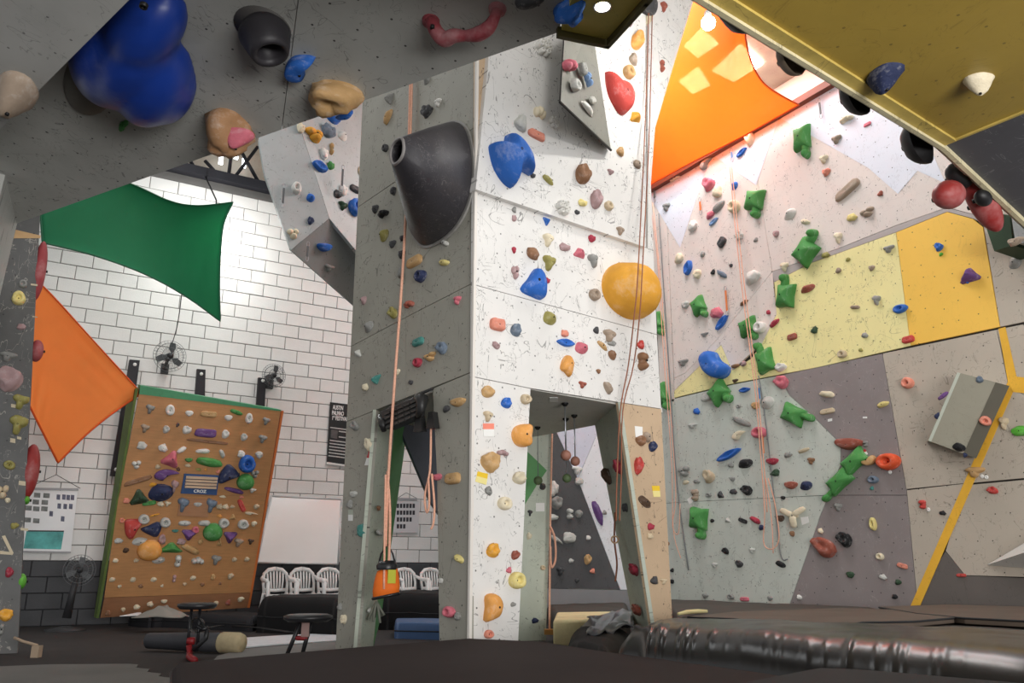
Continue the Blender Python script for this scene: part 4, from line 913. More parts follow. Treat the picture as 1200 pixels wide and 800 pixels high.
M_os = mat('orange_fabric', (255, 168, 88), .7, .05, 2, coord='Object', transl=.5)
M_os2 = mat('sheer_orange_fabric', (255, 136, 52), .7, .05, 2, coord='Object', transl=.5, alpha=.88)
M_oh = mat('orange_hem', (214, 84, 26), .7, .05, 3, coord='Object')
sail('shade_sail', BRICK, [(36, 190, 2.3), (100, 196, 2.2), (157, 217, 2.0), (200, 236, 1.8), (232, 241, 1.6), (273, 237, 1.4)], [(50, 284, 2.3), (110, 299, 2.1), (170, 321, 1.8), (218, 347, 1.5), (258, 376, 1.3)],
     [(36, 190, 2.3), (46, 240, 2.35), (50, 284, 2.3)], [(273, 237, 1.4), (262, 262, 1.45), (258, 300, 1.45), (257, 340, 1.4), (258, 376, 1.3)], M_gs, 'green stretched fabric sail hanging in front of the white block wall', M_gh, sag=.15, wr=((.9, .6, 60, .012, .2), (.25, .35, 50, .012, .3)))
sail('shade_sail', BRICK, [(25, 312, 2.0), (60, 345, 1.8), (110, 400, 1.55), (166, 461, 1.3)], [(28, 462, 2.0), (48, 502, 1.75), (68, 542, 1.45)],
     [(25, 312, 2.0), (24, 390, 2.05), (28, 462, 2.0)], [(166, 461, 1.3), (132, 484, 1.4), (100, 510, 1.45), (68, 542, 1.45)], M_os, 'orange fabric sail stretched to a corner of the wooden board', M_oh, sag=.12, wr=((.3, .8, 40, .02, .1), (.7, .1, 55, .015, 1.4)))
sail('shade_sail', RW, [(790, -30, 1.9), (830, -8, 1.9), (862, 2, 1.9), (880, -12, 1.9)], [(735, 232, .35), (800, 196, .3), (870, 160, .25), (936, 123, .2)],
     [(790, -30, 1.9), (765, 100, 1.2), (735, 232, .35)], [(880, -12, 1.9), (874, 45, 1.5), (893, 95, .8), (936, 123, .2)], M_os2, 'sheer orange fabric sail glowing under the skylight', M_oh, sag=.1)
# cords of the sails
M_cord = mat('black_cord', (30, 30, 32), .7, 0)
M_rope = mat('salmon_rope', (232, 176, 150), .8, .2, 60, coord='Object')
M_ropeb = mat('brown_rope', (150, 96, 72), .8, .2, 60, coord='Object')
def cord(name, pl, pts, r, m, label, group=None, n=None, cat_='rope'):
    P_ = [pl.hit(x, y, o) for x, y, o in pts]
    if len(P_) > 2: P_ = cat(P_, n or len(P_) * 4)
    b = MB(); b.tube(P_, r, 6); return b.build(name, m, None, label=label, cat=cat_, group=group)
cord('tie_cord', BRICK, [(213, 345, 1.35), (208, 380, .8), (201, 405, .22)], .006, M_cord, 'thin black cord from green sail down to fan', cat_='cord')
# ================================================================== TRAINING BOARD
_b0 = BRICK.hit(117, 724, .75); _b0.z = 0.0
vt = (Z * math.cos(R(14)) + BRICK.n * math.sin(R(14)))
BD = Plane(_b0, UB, vt)
tbd = empty('training_board', _b0, 'leaning brown plywood training board full of small holds and a hangboard', 'training board')
M_ply = mat('brown_plywood', (188, 136, 86), .55, .12, 1.5, grain=.5, scratch=.12, scol=(90, 60, 36))
M_gstr = mat('green_frame_paint', (74, 146, 104), .6, .15, 3, scratch=.35)
M_gsd = mat('olive_cloth', (96, 116, 58), .8, .25, 5)
panel('plywood_sheet', BD, [(163, 461), (329, 481), (312, 580), (139, 582)], M_ply, tbd, .03, gap=.0008)
panel('plywood_sheet', BD, [(139, 582), (312, 580), (294, 694), (122, 700)], M_ply, tbd, .03, gap=.0008)
panel('kick_strip', BD, [(122, 700), (294, 694), (290, 712), (117, 724)], mat('kick_plywood', (150, 104, 70), .6, .15, 2, grain=.5), tbd, .03)
panel('top_frame', BD, [(164, 451), (330, 480), (329, 482), (163, 462)], M_gstr, tbd, .25, .005)
q = [BD.hit(163, 455), BD.hit(117, 724), BD.hit(117, 724) + BRICK.n * -.30, BD.hit(163, 455) + BRICK.n * -.85]
b = MB(); b.prism([p - UB * .01 for p in q], -UB * .03); b.build('side_frame', M_gsd, tbd, uvp=BD)
q = [BD.hit(330, 481), BD.hit(290, 712), BD.hit(290, 712) + BRICK.n * -.30, BD.hit(330, 481) + BRICK.n * -.85]
b = MB(); b.prism([p + UB * .0 for p in q], UB * .03); b.build('side_frame', mat('orange_edge', (206, 112, 52), .6, .1), tbd, uvp=BD)
def bh(txt, ox, oy):
    for it in txt.replace('\n', ';').split(';'):
        q = it.split()
        if len(q) < 6: continue
        x, y, a, h2 = [float(t) / 5.333 for t in q[:4]]; a *= 1.12; h2 *= 1.12
        hold(BD, ox + x, oy + y, a, h2, q[4], q[5], float(q[6]) if len(q) > 6 else 0, 0, 'BD', parent=tbd, part_label=('large ' + CW[q[4]][0] + ' hold') if a > 14 else None)
bh('''297 210 48 52 gy hook;422 215 48 60 wh disc;542 238 42 36 wh edge;664 242 80 34 tn bar;786 266 42 36 wh edge;835 228 70 34 gn pinch -15;915 268 38 60 wh disc;1022 285 42 42 gy hook;265 330 48 48 tp hook;398 338 38 38 lg jug;470 308 16 24 dk blob;526 342 44 44 wh jug;645 360 106 48 pu bar;768 368 42 42 wh jug;884 386 38 36 lg jug;1000 396 48 44 gy hook
660 412 202 18 br bar -2;246 438 50 42 lg blob;378 452 42 44 wh blob;492 466 50 40 wh pinch 40;624 472 76 38 wh pinch 5;746 486 52 34 lg pinch -60;866 490 38 38 wh blob;980 494 40 38 lg blob;432 515 100 96 pk tri -15;540 528 42 26 gn edge;534 562 28 18 be blob;660 540 132 70 gn pinch -8;902 552 86 100 bl disc;212 555 50 50 lg lobed;346 570 24 24 be blob;474 584 18 22 db blob;600 586 28 16 ol blob;645 586 16 14 or blob;722 600 20 20 sa blob;840 604 22 22 tn blob
952 614 46 44 gy lobed;402 620 124 70 pu crescent -10;224 656 134 28 br bar 22;786 630 100 110 nv petal 150;893 663 92 92 gn dome;318 682 38 26 ye wedge;450 692 42 68 mv hook;366 732 120 100 nv wedge;818 716 110 36 pu pinch -12;936 718 42 28 lg hook;228 755 104 90 dg tri 12;752 756 30 14 cr blob;868 758 24 14 sa blob;150 782 34 28 sa blob''', 120, 440)
bh('''346 50 66 26 gn bar 10;418 55 32 28 cr blob;460 55 36 30 cr hook;555 60 62 78 gb hook;730 65 62 78 gb hook;648 60 46 28 lg edge;785 72 32 30 be blob;824 72 30 28 cr blob;866 72 24 18 be blob;922 66 70 26 re bar -60;1015 72 30 28 be blob;985 116 70 20 cr crescent -15;785 130 24 18 or blob;868 135 38 34 tn tri;312 150 58 56 lg disc;378 125 52 14 ye pinch 18;445 170 56 56 lg disc;175 158 28 28 sa disc
252 208 98 106 re petal 190;362 202 102 80 nv petal -20;565 175 66 42 lg pinch;688 175 66 46 lg pinch;810 175 54 56 lg disc;932 182 58 54 lg disc;1000 178 28 28 cr blob;508 224 36 20 te edge;595 250 88 64 pu tri 180;634 216 38 38 pk disc;742 230 102 100 gn dome;850 266 78 68 pu tri 180;155 285 40 28 lg blob;290 290 78 46 lg wedge;425 280 36 52 mv jug;545 290 46 32 mv blob;665 292 28 28 tn blob;785 290 30 52 tn tri;902 296 52 46 tp hook;980 290 34 30 db hook
200 345 30 30 db wedge;348 342 126 118 or dome;482 326 132 60 gn tri;598 335 112 52 tn pinch -25;404 406 62 40 lg wedge;525 410 70 68 lg lobed;648 410 70 68 lg lobed;762 404 54 52 gy hook;135 408 30 22 cr blob;265 408 24 22 be blob;878 402 24 24 be blob;956 400 24 24 be blob
115 528 30 26 cr wedge;245 528 28 28 cr wedge;374 528 30 26 cr wedge;502 520 40 42 mv lobed;620 518 30 26 cr wedge;744 512 24 30 tn blob;854 506 30 32 be blob;160 570 20 18 cr blob;292 568 22 20 br blob;426 566 16 14 cr blob;568 554 22 16 be blob;678 558 22 20 br blob;790 552 16 14 br blob
88 736 28 28 br blob;184 714 24 22 be blob;268 698 30 26 cr blob;352 680 30 28 cr blob;438 664 34 24 cr edge;765 674 26 24 be blob;838 670 26 26 rb blob;918 650 32 26 cr blob''', 110, 580)
# hangboard on its blue backboard, with lettering
hb = panel('hangboard', BD, [(216, 555), (257, 557), (254, 580), (212, 578)], mat('blue_backboard', (44, 78, 128), .5, .1, 4), tbd, .03, .032, 0)
for i in range(4):
    y0 = 558.0 + i * 3.6
    pts = [BD.hit(218.5 - i * .5, y0, .075), BD.hit(255.3 - i * .5, y0 + 1.6, .075), BD.hit(255.0 - i * .5, y0 + 4.2, .075), BD.hit(218.2 - i * .5, y0 + 2.6, .075)]
    b = MB(); b.prism(pts, -BD.n * .043); b.build('wooden_rail', mat('rail_wood', (206, 178, 150), .6, .15, 6, coord='Object'), hb)
def lettering(txt, pl, x, y, hpx, wpx, m, parent, off, name='lettering', bold=0.):
    cu = bpy.data.curves.new('txt', 'FONT'); cu.body = txt; cu.align_x = 'CENTER'; cu.align_y = 'CENTER'; cu.size = 1; cu.offset = bold; cu.extrude = .02
    to = bpy.data.objects.new('txt', cu); COLL.objects.link(to)
    dg = bpy.context.evaluated_depsgraph_get(); me = bpy.data.meshes.new_from_object(to.evaluated_get(dg)); bpy.data.objects.remove(to)
    xs = [v.co.x for v in me.vertices]; ys = [v.co.y for v in me.vertices]
    c = pl.hit(x, y, off); k = mpx(c); vd = (c - CAM).normalized(); fu = math.sqrt(1 - vd.dot(pl.u) ** 2)
    sx = wpx * k / fu / (max(xs) - min(xs)); sy = hpx * k / (max(ys) - min(ys)); cx = (max(xs) + min(xs)) / 2; cy = (max(ys) + min(ys)) / 2
    w0 = wloc(parent)
    for v in me.vertices: v.co = c - w0 + pl.u * (v.co.x - cx) * sx + pl.v * (v.co.y - cy) * sy + pl.n * (v.co.z * .1 + .001)
    me.materials.clear(); me.materials.append(m)
    o = bpy.data.objects.new(name, me); COLL.objects.link(o); o.parent = parent; return o
M_ink = mat('white_print', (240, 240, 238), .6, 0)
lettering('CROZ', BD, 234.5, 575.4, 3.6, 14, M_ink, hb, .033, bold=.03)
panel('wooden_plate', BD, [(211, 583), (246, 585), (244, 606), (208, 604)], mat('plate_wood', (176, 128, 92), .6, .15, 3, grain=.4), tbd, .02, .022, 0)
# ================================================================== WALL FITTINGS
M_perf = mat('black_steel', (44, 42, 46), .5, .25, 8, coord='Object', metal=.3)
def bracket(px, holes, label):
    q = [BRICK.hit(x, y, .06) for x, y in px]; root = empty('steel_bracket', q[-1], label, 'bracket', 'black steel brackets behind the training board')
    b = MB(); b.prism(q, -BRICK.n * .055); b.build('bar', M_perf, root)
    for (x, y) in holes:
        b = MB(); b.lathe([(.025, 0), (.025, .006), (0, .006)], BRICK.hit(x, y, .06), 12, BRICK.n); b.build('bolt_washer', mat('washer_white', (225, 225, 222), .5, 0), root)
bracket([(152, 421), (164, 422), (145, 558), (129, 557)], [(158, 427), (136, 550)], 'long black steel upright at the left end of the training board'.replace('left end', 'sail corner'))
bracket([(231, 432), (241, 433), (240, 470), (228, 470)], [(236, 438)], 'short black steel upright above the middle of the training board')
bracket([(303, 442), (312, 443), (310, 482), (300, 482)], [(308, 446)], 'short black steel upright beside the smaller wall fan')
M_wire = mat('fan_wire', (108, 110, 112), .5, 0)
M_fan = mat('fan_black', (48, 48, 50), .5, .1, 6, coord='Object')
M_blade = mat('fan_blade', (74, 76, 78), .45, .1, 6, coord='Object')
def fan(pl, x, y, rpx, off, label, arm, group='wall fans', pole=None):
    c = pl.hit(x, y, off); k = mpx(c); r = rpx * k
    root = empty('bracket_fan' if not pole else 'pedestal_fan', c, label, 'fan', group)
    ax_ = (pl.n * .95 + RGT * .1).normalized(); u = ax_.cross(Z).normalized(); v = u.cross(ax_).normalized() * -1
    b = MB()
    for (rr, z) in ((1, 0), (.82, .26), (.5, .36), (.82, -.18)):
        b.tube([c + (u * math.cos(t * .196) + v * math.sin(t * .196)) * r * rr + ax_ * z * r * .6 for t in range(32)], .0035, 4, True)
    for j in range(28):
        t = 2 * math.pi * j / 28; d = u * math.cos(t) + v * math.sin(t)
        b.tube([c + d * r * .2 + ax_ * .38 * r * .6, c + d * r * .6 + ax_ * .35 * r * .6, c + d * r, c + d * r * .6 - ax_ * .25 * r * .6, c + d * r * .25 - ax_ * .3 * r * .6], .0016, 3)
    b.build('guard', M_wire, root)
    for j in range(3):
        t = 2 * math.pi * j / 3 + .4; d = u * math.cos(t) + v * math.sin(t); e = ax_.cross(d)
        b = MB(); pts = [c + d * r * .15 - e * r * .08, c + d * r * .5 - e * r * .22, c + d * r * .85 - e * r * .15, c + d * r * .86 + e * r * .18, c + d * r * .4 + e * r * .18]
        b.prism([p + ax_ * .02 for p in pts], ax_ * .01); b.build('blade', M_blade, root)
    b = MB(); b.lathe([(0, .38 * r * .6 + .01), (.18 * r, .38 * r * .6), (.2 * r, .1 * r), (.2 * r, -.3 * r), (.24 * r, -.32 * r), (.22 * r, -.6 * r), (0, -.65 * r)], c, 18, ax_, u); b.build('motor', M_fan, root)
    b = MB()
    if pole:
        b.tube([c - ax_ * .2 * r - v * .2 * r, pl.hit(*pole[0], off), pl.hit(*pole[1], off)], [.03, .035, .05], 10); b.build('pole', M_fan, root)
        q = pl.hit(*pole[1], off); b = MB(); b.lathe([(.22, 0), (.22, .02), (.06, .05), (.05, .06)], V(q.x, q.y, 0.0), 24); b.build('base', M_fan, root)
    else:
        w_ = pl.hit(*arm, .03); b.tube([c - ax_ * .4 * r, c - ax_ * .6 * r - Z * .25 * r, w_ + pl.n * .05, w_], [.03, .025, .025, .03], 10); b.build('arm', M_fan, root)
        b = MB(); b.box(w_, pl.u * .05, pl.n * .03, Z * .07); b.build('wall_plate', M_fan, root)
fan(BRICK, 199, 417, 18.5, .38, 'larger black wall fan between green sail and training board', (193, 432))
fan(BRICK, 321, 440, 14, .38, 'smaller black wall fan beside the black upright near the tower', (316, 450))
fan(BRICK, 93, 668, 17.5, 1.1, 'black pedestal fan standing on the floor before the dark blocks', None, None, ((86, 690), (78, 724)))
# posters and charts
M_pb = mat('poster_black', (26, 26, 28), .5, .1, 3)
po = empty('festival_poster', BRICK.hit(398, 508, .02), 'tall black poster with white festival lettering on the white wall', 'poster')
panel('sheet', BRICK, [(387, 471), (420, 475), (417, 546), (383, 541)], M_pb, po, .01, .02, 0)
panel('bottom_rod', BRICK, [(383, 541), (417, 546), (417, 548), (382.5, 543.5)], mat('poster_rod', (215, 214, 210), .5, 0), po, .02, .03, 0)
for t, x, y, h_, w_ in (('AUSTIN', 396, 477.5, 5.2, 12), ('PALMAO', 396, 484, 5.2, 13.5), ('1\u00ba FESTIVAL', 398.5, 490.2, 5, 17.5)): lettering(t, BRICK, x, y, h_, w_, M_ink, po, .021, bold=.015)
for i, (x0, x1, y) in enumerate(((387, 415, 500), (397, 415, 504.5), (397, 415, 511)) + tuple((386.5 - j * .35, 415, 515 + j * 3.6) for j in range(6))):
    panel('print_line', BRICK, [(x0, y), (x1, y + (x1 - x0) * .13), (x1, y + (x1 - x0) * .13 + 1.3), (x0, y + 1.3)], mat('grey_print', (186, 184, 182), .6, .3, 40), po, .001, .021, 0)
panel('photo_print', BRICK, [(388, 503), (396, 504), (395, 514), (387.5, 512.5)], mat('grey_photo', (92, 88, 88), .6, .4, 8), po, .001, .021, 0)
M_pap = mat('paper_white', (232, 233, 234), .6, .05, 3)
ch = empty('hanging_chart', BRICK.hit(58, 640, .03), 'white hanging chart with small exercise pictures and a teal band', 'chart')
panel('sheet', BRICK, [(30, 574), (91, 575), (83, 646), (27, 645)], M_pap, ch, .006, .03, 0)
panel('top_rod', BRICK, [(30, 571), (92, 572), (92, 574.5), (30, 573.5)], mat('rod_grey', (150, 150, 152), .5, 0), ch, .02, .04, 0)
panel('bottom_rod', BRICK, [(26, 645), (83, 646), (83, 648), (26, 647)], MATS['rod_grey'], ch, .02, .04, 0)
for (x, y) in ((40, 577), (51, 577.5), (38.5, 585), (49, 585.5), (30, 592), (39, 593), (48.5, 593), (29, 606), (39, 607)):
    panel('picture', BRICK, [(x, y), (x + 7.5, y + .5), (x + 7, y + 6), (x - .5, y + 5.5)], mat('picture_grey', (120, 124, 122), .6, .6, 14), ch, .001, .031, 0)
for (x, y) in ((66.5, 579), (73, 579), (78, 579.5), (83, 579.5), (67.5, 589.5), (74.5, 590), (81, 590), (58, 598.5), (71.5, 604.5)):
    panel('picture', BRICK, [(x, y), (x + 4.2, y + .4), (x + 3.8, y + 6.5), (x - .4, y + 6)], mat('picture_dark', (96, 98, 118), .6, .6, 16), ch, .001, .031, 0)
panel('teal_band', BRICK, [(31, 622), (75, 622.5), (71.5, 643.5), (27.5, 642.5)], mat('teal_print', (92, 176, 172), .6, .5, 5), ch, .001, .031, 0)
panel('dark_line', BRICK, [(32, 621), (75, 621.5), (75, 623), (32, 622.5)], M_pb, ch, .001, .032, 0)
b = MB(); b.tube([BRICK.hit(31, 572, .03), BRICK.hit(66, 556, .03), BRICK.hit(94, 572, .03)], .004, 5); b.tube([BRICK.hit(66, 556, .03), BRICK.hit(67, 543, .5), BRICK.hit(68, 541, 1.4)], .004, 5); b.build('hanging_string', M_cord, ch)
c2 = empty('hanging_chart', BRICK.hit(478, 620, .03), 'grey chart of small dark pictures seen through the tower doorway', 'chart')
panel('sheet', BRICK, [(459, 586), (492, 586), (490, 624), (457, 624)], mat('paper_grey', (196, 196, 198), .6, .05, 3), c2, .006, .03, 0)
panel('top_rod', BRICK, [(464, 583), (489, 583.5), (489, 586), (464, 585.5)], MATS['rod_grey'], c2, .02, .04, 0)
for j in range(4):
    for i in range(6 - (j > 1) * 1 - (j > 2) * 2):
        x = 465 + i * 3.7; y = 590 + j * 8; panel('picture', BRICK, [(x, y), (x + 2.8, y), (x + 2.6, y + 5), (x - .1, y + 5)], mat('picture_black', (52, 52, 58), .6, .5, 14), c2, .001, .031, 0)
b = MB(); b.tube([BRICK.hit(465, 584, .03), BRICK.hit(476, 577, .02), BRICK.hit(489, 584, .03)], .004, 5); b.build('hanging_string', M_cord, c2)
# whiteboard leaning on the wall
wbq = [BRICK.hit(318, 581, .06), BRICK.hit(400, 585, .06), BRICK.hit(396, 661, .40), BRICK.hit(301, 659, .40)]
wb = empty('whiteboard', wbq[3], 'blank white board leaning against the block wall behind plastic chairs', 'whiteboard')
nw = (wbq[1] - wbq[0]).cross(wbq[3] - wbq[0]).normalized(); nw = nw if nw.dot(CAM - wbq[0]) > 0 else -nw
b = MB(); b.prism(wbq, -nw * .02); b.build('board_face', mat('whiteboard_gloss', (222, 224, 222), .18, .03, 2, coord='Object', spec=.6), wb)
b = MB()
for i in range(4): b.tube([wbq[i], wbq[(i + 1) % 4]], .014, 6)
b.build('frame', mat('whiteboard_frame', (196, 198, 198), .4, 0, metal=.3), wb)
# hanging pull cord on the wall
cord('pull_cord', BRICK, [(126, 550, .04), (123, 585, .04)], .005, M_cord, 'short dark pull cord hanging on the white wall beside the board', cat_='cord')
# ================================================================== PLASTIC CHAIRS
M_pl = mat('white_plastic', (228, 228, 226), .35, .03, 4, coord='Object', spec=.5)
CHS = .86
def chair(pos, label, group='white plastic chairs along the wall', proto=[]):
    root = empty('plastic_chair', pos, label, 'chair', group)
    if proto:
        for o in proto[0]:
            c = o.copy(); COLL.objects.link(c); c.parent = root
        return root
    U = UB; N_ = BRICK.n
    def L(x, y, z): return pos + (U * x * .88 + N_ * y + Z * z) * CHS       # y forward
    parts = []
    b = MB(); n = 8; vs = []; fs = []
    for j in range(n + 1):
        for i in range(n + 1):
            x = -.21 + .42 * i / n; y = -.2 + .42 * j / n; z = .42 - .02 * math.cos(x * 7) * (1 - abs(y) * 2) - (.02 if j == n else 0); vs.append(L(x, y, z))
    fs = [[j * (n + 1) + i, j * (n + 1) + i + 1, (j + 1) * (n + 1) + i + 1, (j + 1) * (n + 1) + i] for j in range(n) for i in range(n)]
    b.add(vs, fs, True); o = b.build('seat', M_pl, root); so = o.modifiers.new('t', 'SOLIDIFY'); so.thickness = .02; parts.append(o)
    b = MB()
    for s in (-1, 1): b.tube([L(s * .2, -.19, .42), L(s * .215, -.23, .6), L(s * .2, -.27, .74), L(s * .12, -.285, .80), L(0, -.29, .815)], [.02, .02, .024, .028, .03], 8)
    b.tube([L(-.2, -.2, .50), L(0, -.21, .49), L(.2, -.2, .50)], .022, 8)
    for i in range(6):
        x = -.135 + i * .054; b.tube([L(x * .85, -.2, .50), L(x, -.24, .64), L(x * 1.05, -.285, .795 - abs(x) * .25)], .013, 6)
    o = b.build('backrest', M_pl, root); parts.append(o)
    for s in (-1, 1):
        b = MB(); b.tube([L(s * .2, -.27, .72), L(s * .26, -.18, .67), L(s * .285, 0, .645), L(s * .28, .17, .64), L(s * .265, .22, .61)], [.018, .024, .028, .028, .022], 8); parts.append(b.build('armrest', M_pl, root))
        b = MB(); b.tube([L(s * .265, .2, .63), L(s * .25, .2, .42), L(s * .27, .25, 0)], [.026, .028, .022], 8); parts.append(b.build('leg', M_pl, root))
        b = MB(); b.tube([L(s * .2, -.19, .45), L(s * .25, -.28, 0)], [.028, .022], 8); parts.append(b.build('leg', M_pl, root))
    proto.append(parts); return root
def floor_on(pl, x, off): p = pl.hit(x, 690, off); return V(p.x, p.y, 0)
chair(floor_on(BRICK, 327, 1.05), 'white plastic armchair beneath the whiteboard, beside the training board')
chair(floor_on(BRICK, 359, 1.05), 'white plastic armchair beneath the whiteboard, between two other chairs')
chair(floor_on(BRICK, 391, 1.05), 'white plastic armchair partly hidden by the tower leg')
chair(floor_on(BRICK, 481, 1.05), 'white plastic armchair seen through doorway beside the orange bag')
chair(floor_on(BRICK, 512, 1.05), 'white plastic armchair seen through doorway, cut by its jamb')
# ================================================================== MATS
def pad(name, c4, z0, z1, m, label, puff=.04, wr=0., ws=3., nx=40, ny=24, seed=0, edge=.12, catn='crash mat', group=None, lean=None, fine=0.):
    """a soft mat: four top corners (near-left, near-right, far-right, far-left) on the ground plan"""
    A_, B2_, C_, D_ = [V(p.x, p.y, 0) for p in c4]; vs = []; fs = []
    def prof(t):
        e = min(t, 1 - t)
        return 1.0 if e > .5 else (1 - max(0, 1 - e / edge) ** 2.2) ** .5 if e < edge else 1.0
    lx = (B2_ - A_).length; ly = (D_ - A_).length; ex = min(.45, edge / max(lx, .01)); ey = min(.45, edge / max(ly, .01))
    def pf(t, e_):
        e = min(t, 1 - t)
        return 1.0 if e >= e_ else math.sqrt(max(0, 1 - (1 - e / e_) ** 2))
    tt = lambda k, n, e_: (lambda f: f)(k / n)
    xs = sorted(set([ex * (1 - math.cos(R(15 * i))) for i in range(7)] + [1 - ex * (1 - math.cos(R(15 * i))) for i in range(7)] + [ex + (1 - 2 * ex) * i / nx for i in range(nx + 1)]))
    ys = sorted(set([ey * (1 - math.cos(R(15 * i))) for i in range(7)] + [1 - ey * (1 - math.cos(R(15 * i))) for i in range(7)] + [ey + (1 - 2 * ey) * i / ny for i in range(ny + 1)]))
    for v in ys:
        for u in xs:
            p = A_ * (1 - u) * (1 - v) + B2_ * u * (1 - v) + C_ * u * v + D_ * (1 - u) * v
            h = z0 + (z1 - z0) * (.45 + .55 * min(pf(u, ex), pf(v, ey))) if puff else z1
            h += puff * (4 * u * (1 - u)) ** .5 * (4 * v * (1 - v)) ** .5
            q = min(1, min(u, 1 - u) / max(ex, .01), 1)
            if wr: h += wr * noise.noise(V(p.x * ws + seed, p.y * ws, seed)) + wr * .5 * noise.noise(V(p.x * ws * 2.7, p.y * ws * 2.7 + seed, 2))
            if fine:
                e = math.exp(-((v - .10) / .13) ** 2); ph_ = p.dot((B2_ - A_).normalized()) * 34 + v * 26 + 4 * noise.noise(V(p.x * 1.3, p.y * 1.3, 1)); am_ = max(0, .35 + noise.noise(V(p.x * 1.1, p.y * 1.1, 7)))
                h += fine * e * am_ * (max(0, math.sin(ph_)) ** 5 + .5 * max(0, math.sin(ph_ * 1.7 + 1)) ** 4)
            vs.append(V(p.x, p.y, h))
    W_ = len(xs); H_ = len(ys)
    fs = [[j * W_ + i, j * W_ + i + 1, (j + 1) * W_ + i + 1, (j + 1) * W_ + i] for j in range(H_ - 1) for i in range(W_ - 1)]
    loop = [i for i in range(W_)] + [j * W_ + W_ - 1 for j in range(1, H_)] + [(H_ - 1) * W_ + i for i in range(W_ - 2, -1, -1)] + [j * W_ for j in range(H_ - 2, 0, -1)]
    k0 = len(vs); cc = sum(vs, V(0, 0, 0)) / len(vs)
    for i in loop: p = vs[i]; vs.append(V(p.x, p.y, z0))
    n_ = len(loop)
    side_ = [[loop[(i + 1) % n_], loop[i], k0 + i, k0 + (i + 1) % n_] for i in range(n_)]
    b = MB(); b.add(vs, fs + side_, True); b.add([V(vs[k0 + i].x, vs[k0 + i].y, z0) for i in range(n_)], [list(range(n_))[::-1]])
    root = empty(name, V(cc.x, cc.y, z0), label, catn, group)
    b.build('cover', m, root)
    sb = MB(); sb.tube([vs[i] + Z * .004 for i in loop], .007, 5, True); sb.build('seam_piping', M_cord, root)
    return root
M_mn = mat('matte_black_vinyl', (52, 45, 45), .8, .16, 1.2, coord='Object', spec=.1, bump=.06, bs=6)
M_ms = mat('shiny_black_vinyl', (26, 24, 22), .27, .12, 1.5, coord='Object', spec=.45)
M_mf = mat('grey_brown_vinyl', (70, 64, 58), .75, .15, 1.5, coord='Object', bump=.05, bs=8)
M_mk = mat('black_canvas', (24, 23, 24), .7, .15, 2, coord='Object', spec=.2)
M_mg = mat('grey_vinyl', (44, 44, 47), .75, .12, 1.5, coord='Object', spec=.15)
zm = lambda z, x, y: zplane(z).hit(x, y)
# near mats around the camera
def flatmat(name, px, z0, z1, m, label, bev=.05):
    pts = [zm(z1, x, y) for x, y in px]; root = empty(name, sum((V(p.x, p.y, z0) for p in pts), V(0, 0, 0)) / len(pts), label, 'crash mat')
    b = MB(); b.prism([V(p.x, p.y, z1) for p in pts], Z * (z0 - z1)); o = b.build('cover', m, root)
    bv_ = o.modifiers.new('soft', 'BEVEL'); bv_.width = bev; bv_.segments = 4; bv_.limit_method = 'ANGLE'
    sb = MB(); sb.tube([V(p.x, p.y, z1 - bev * .9) for p in pts], .008, 5, True); sb.build('seam_piping', M_cord, root)
    return root
flatmat('crash_mat', [(202, 776), (300, 767), (420, 757), (548, 747), (640, 751), (725, 764), (900, 787), (985, 800), (1240, 860), (1300, 1150), (240, 1150), (205, 850)], 0.0, .24, M_mn, 'wide matte black mat in front of the tower')
flatmat('crash_mat', [(1010, 783), (955, 781), (860, 799), (830, 812), (1060, 900), (1500, 930), (1500, 832), (1200, 799)], .245, .33, M_mg, 'dark grey mat lying over the wide matte black mat', .03)
# shiny mat
sq = [zm(.24, 722, 765), zm(.24, 1420, 846), zm(.36, 1420, 752), zm(.36, 765, 724)]
pad('crash_mat', sq, .0, .37, M_ms, 'shiny black vinyl mat with creased front edge', .03, .014, 2.2, 420, 60, 4, .22, fine=.028)
# far mats along the wall
_f = [(rel(0, 0), 0)]
wa = lambda x, o: RW.hit(x, 700, o)
pad('crash_mat', [zm(.28, 792, 722), zm(.28, 905, 733), wa(1035, .05), wa(775, .05)], 0, .27, M_mf, 'grey-brown mat along the wall beside the tower', .02, .015, 1.5, 40, 24, 7, .06)
pad('crash_mat', [zm(.30, 912, 737), zm(.30, 1420, 760), wa(1420, .05), wa(1040, .05)], 0, .28, M_mf, 'grey-brown mat along the wall under the yellow tape', .02, .015, 1.5, 40, 24, 9, .06)
bk_ = lambda x: BACKP.hit(x, 690, .06)
pad('crash_mat', [zm(.2, 652, 722), zm(.2, 738, 720), bk_(735), bk_(640)], 0, .2, M_mf, 'grey mat behind the tower beneath the charcoal panel', .02, .02, 1.5, 24, 16, 30, .06)
M_sheet = mat('brown_sheet_vinyl', (98, 86, 76), .7, .2, 1.5, coord='Object', spec=.2)
flatmat('thin_mat', [(806, 722), (862, 716), (985, 712), (1050, 714), (1118, 723), (1070, 727), (1010, 728), (985, 733), (950, 735), (905, 730), (860, 724)], .31, .35, M_sheet, 'thin brown mat sheet lying loose on wall mats beside the tower', .008)
flatmat('thin_mat', [(1030, 710.5), (1110, 708), (1420, 716), (1420, 742), (1210, 727), (1130, 723), (1075, 718)], .31, .355, M_sheet, 'thin brown mat sheet lying under the yellow tape and dark skirting', .008)
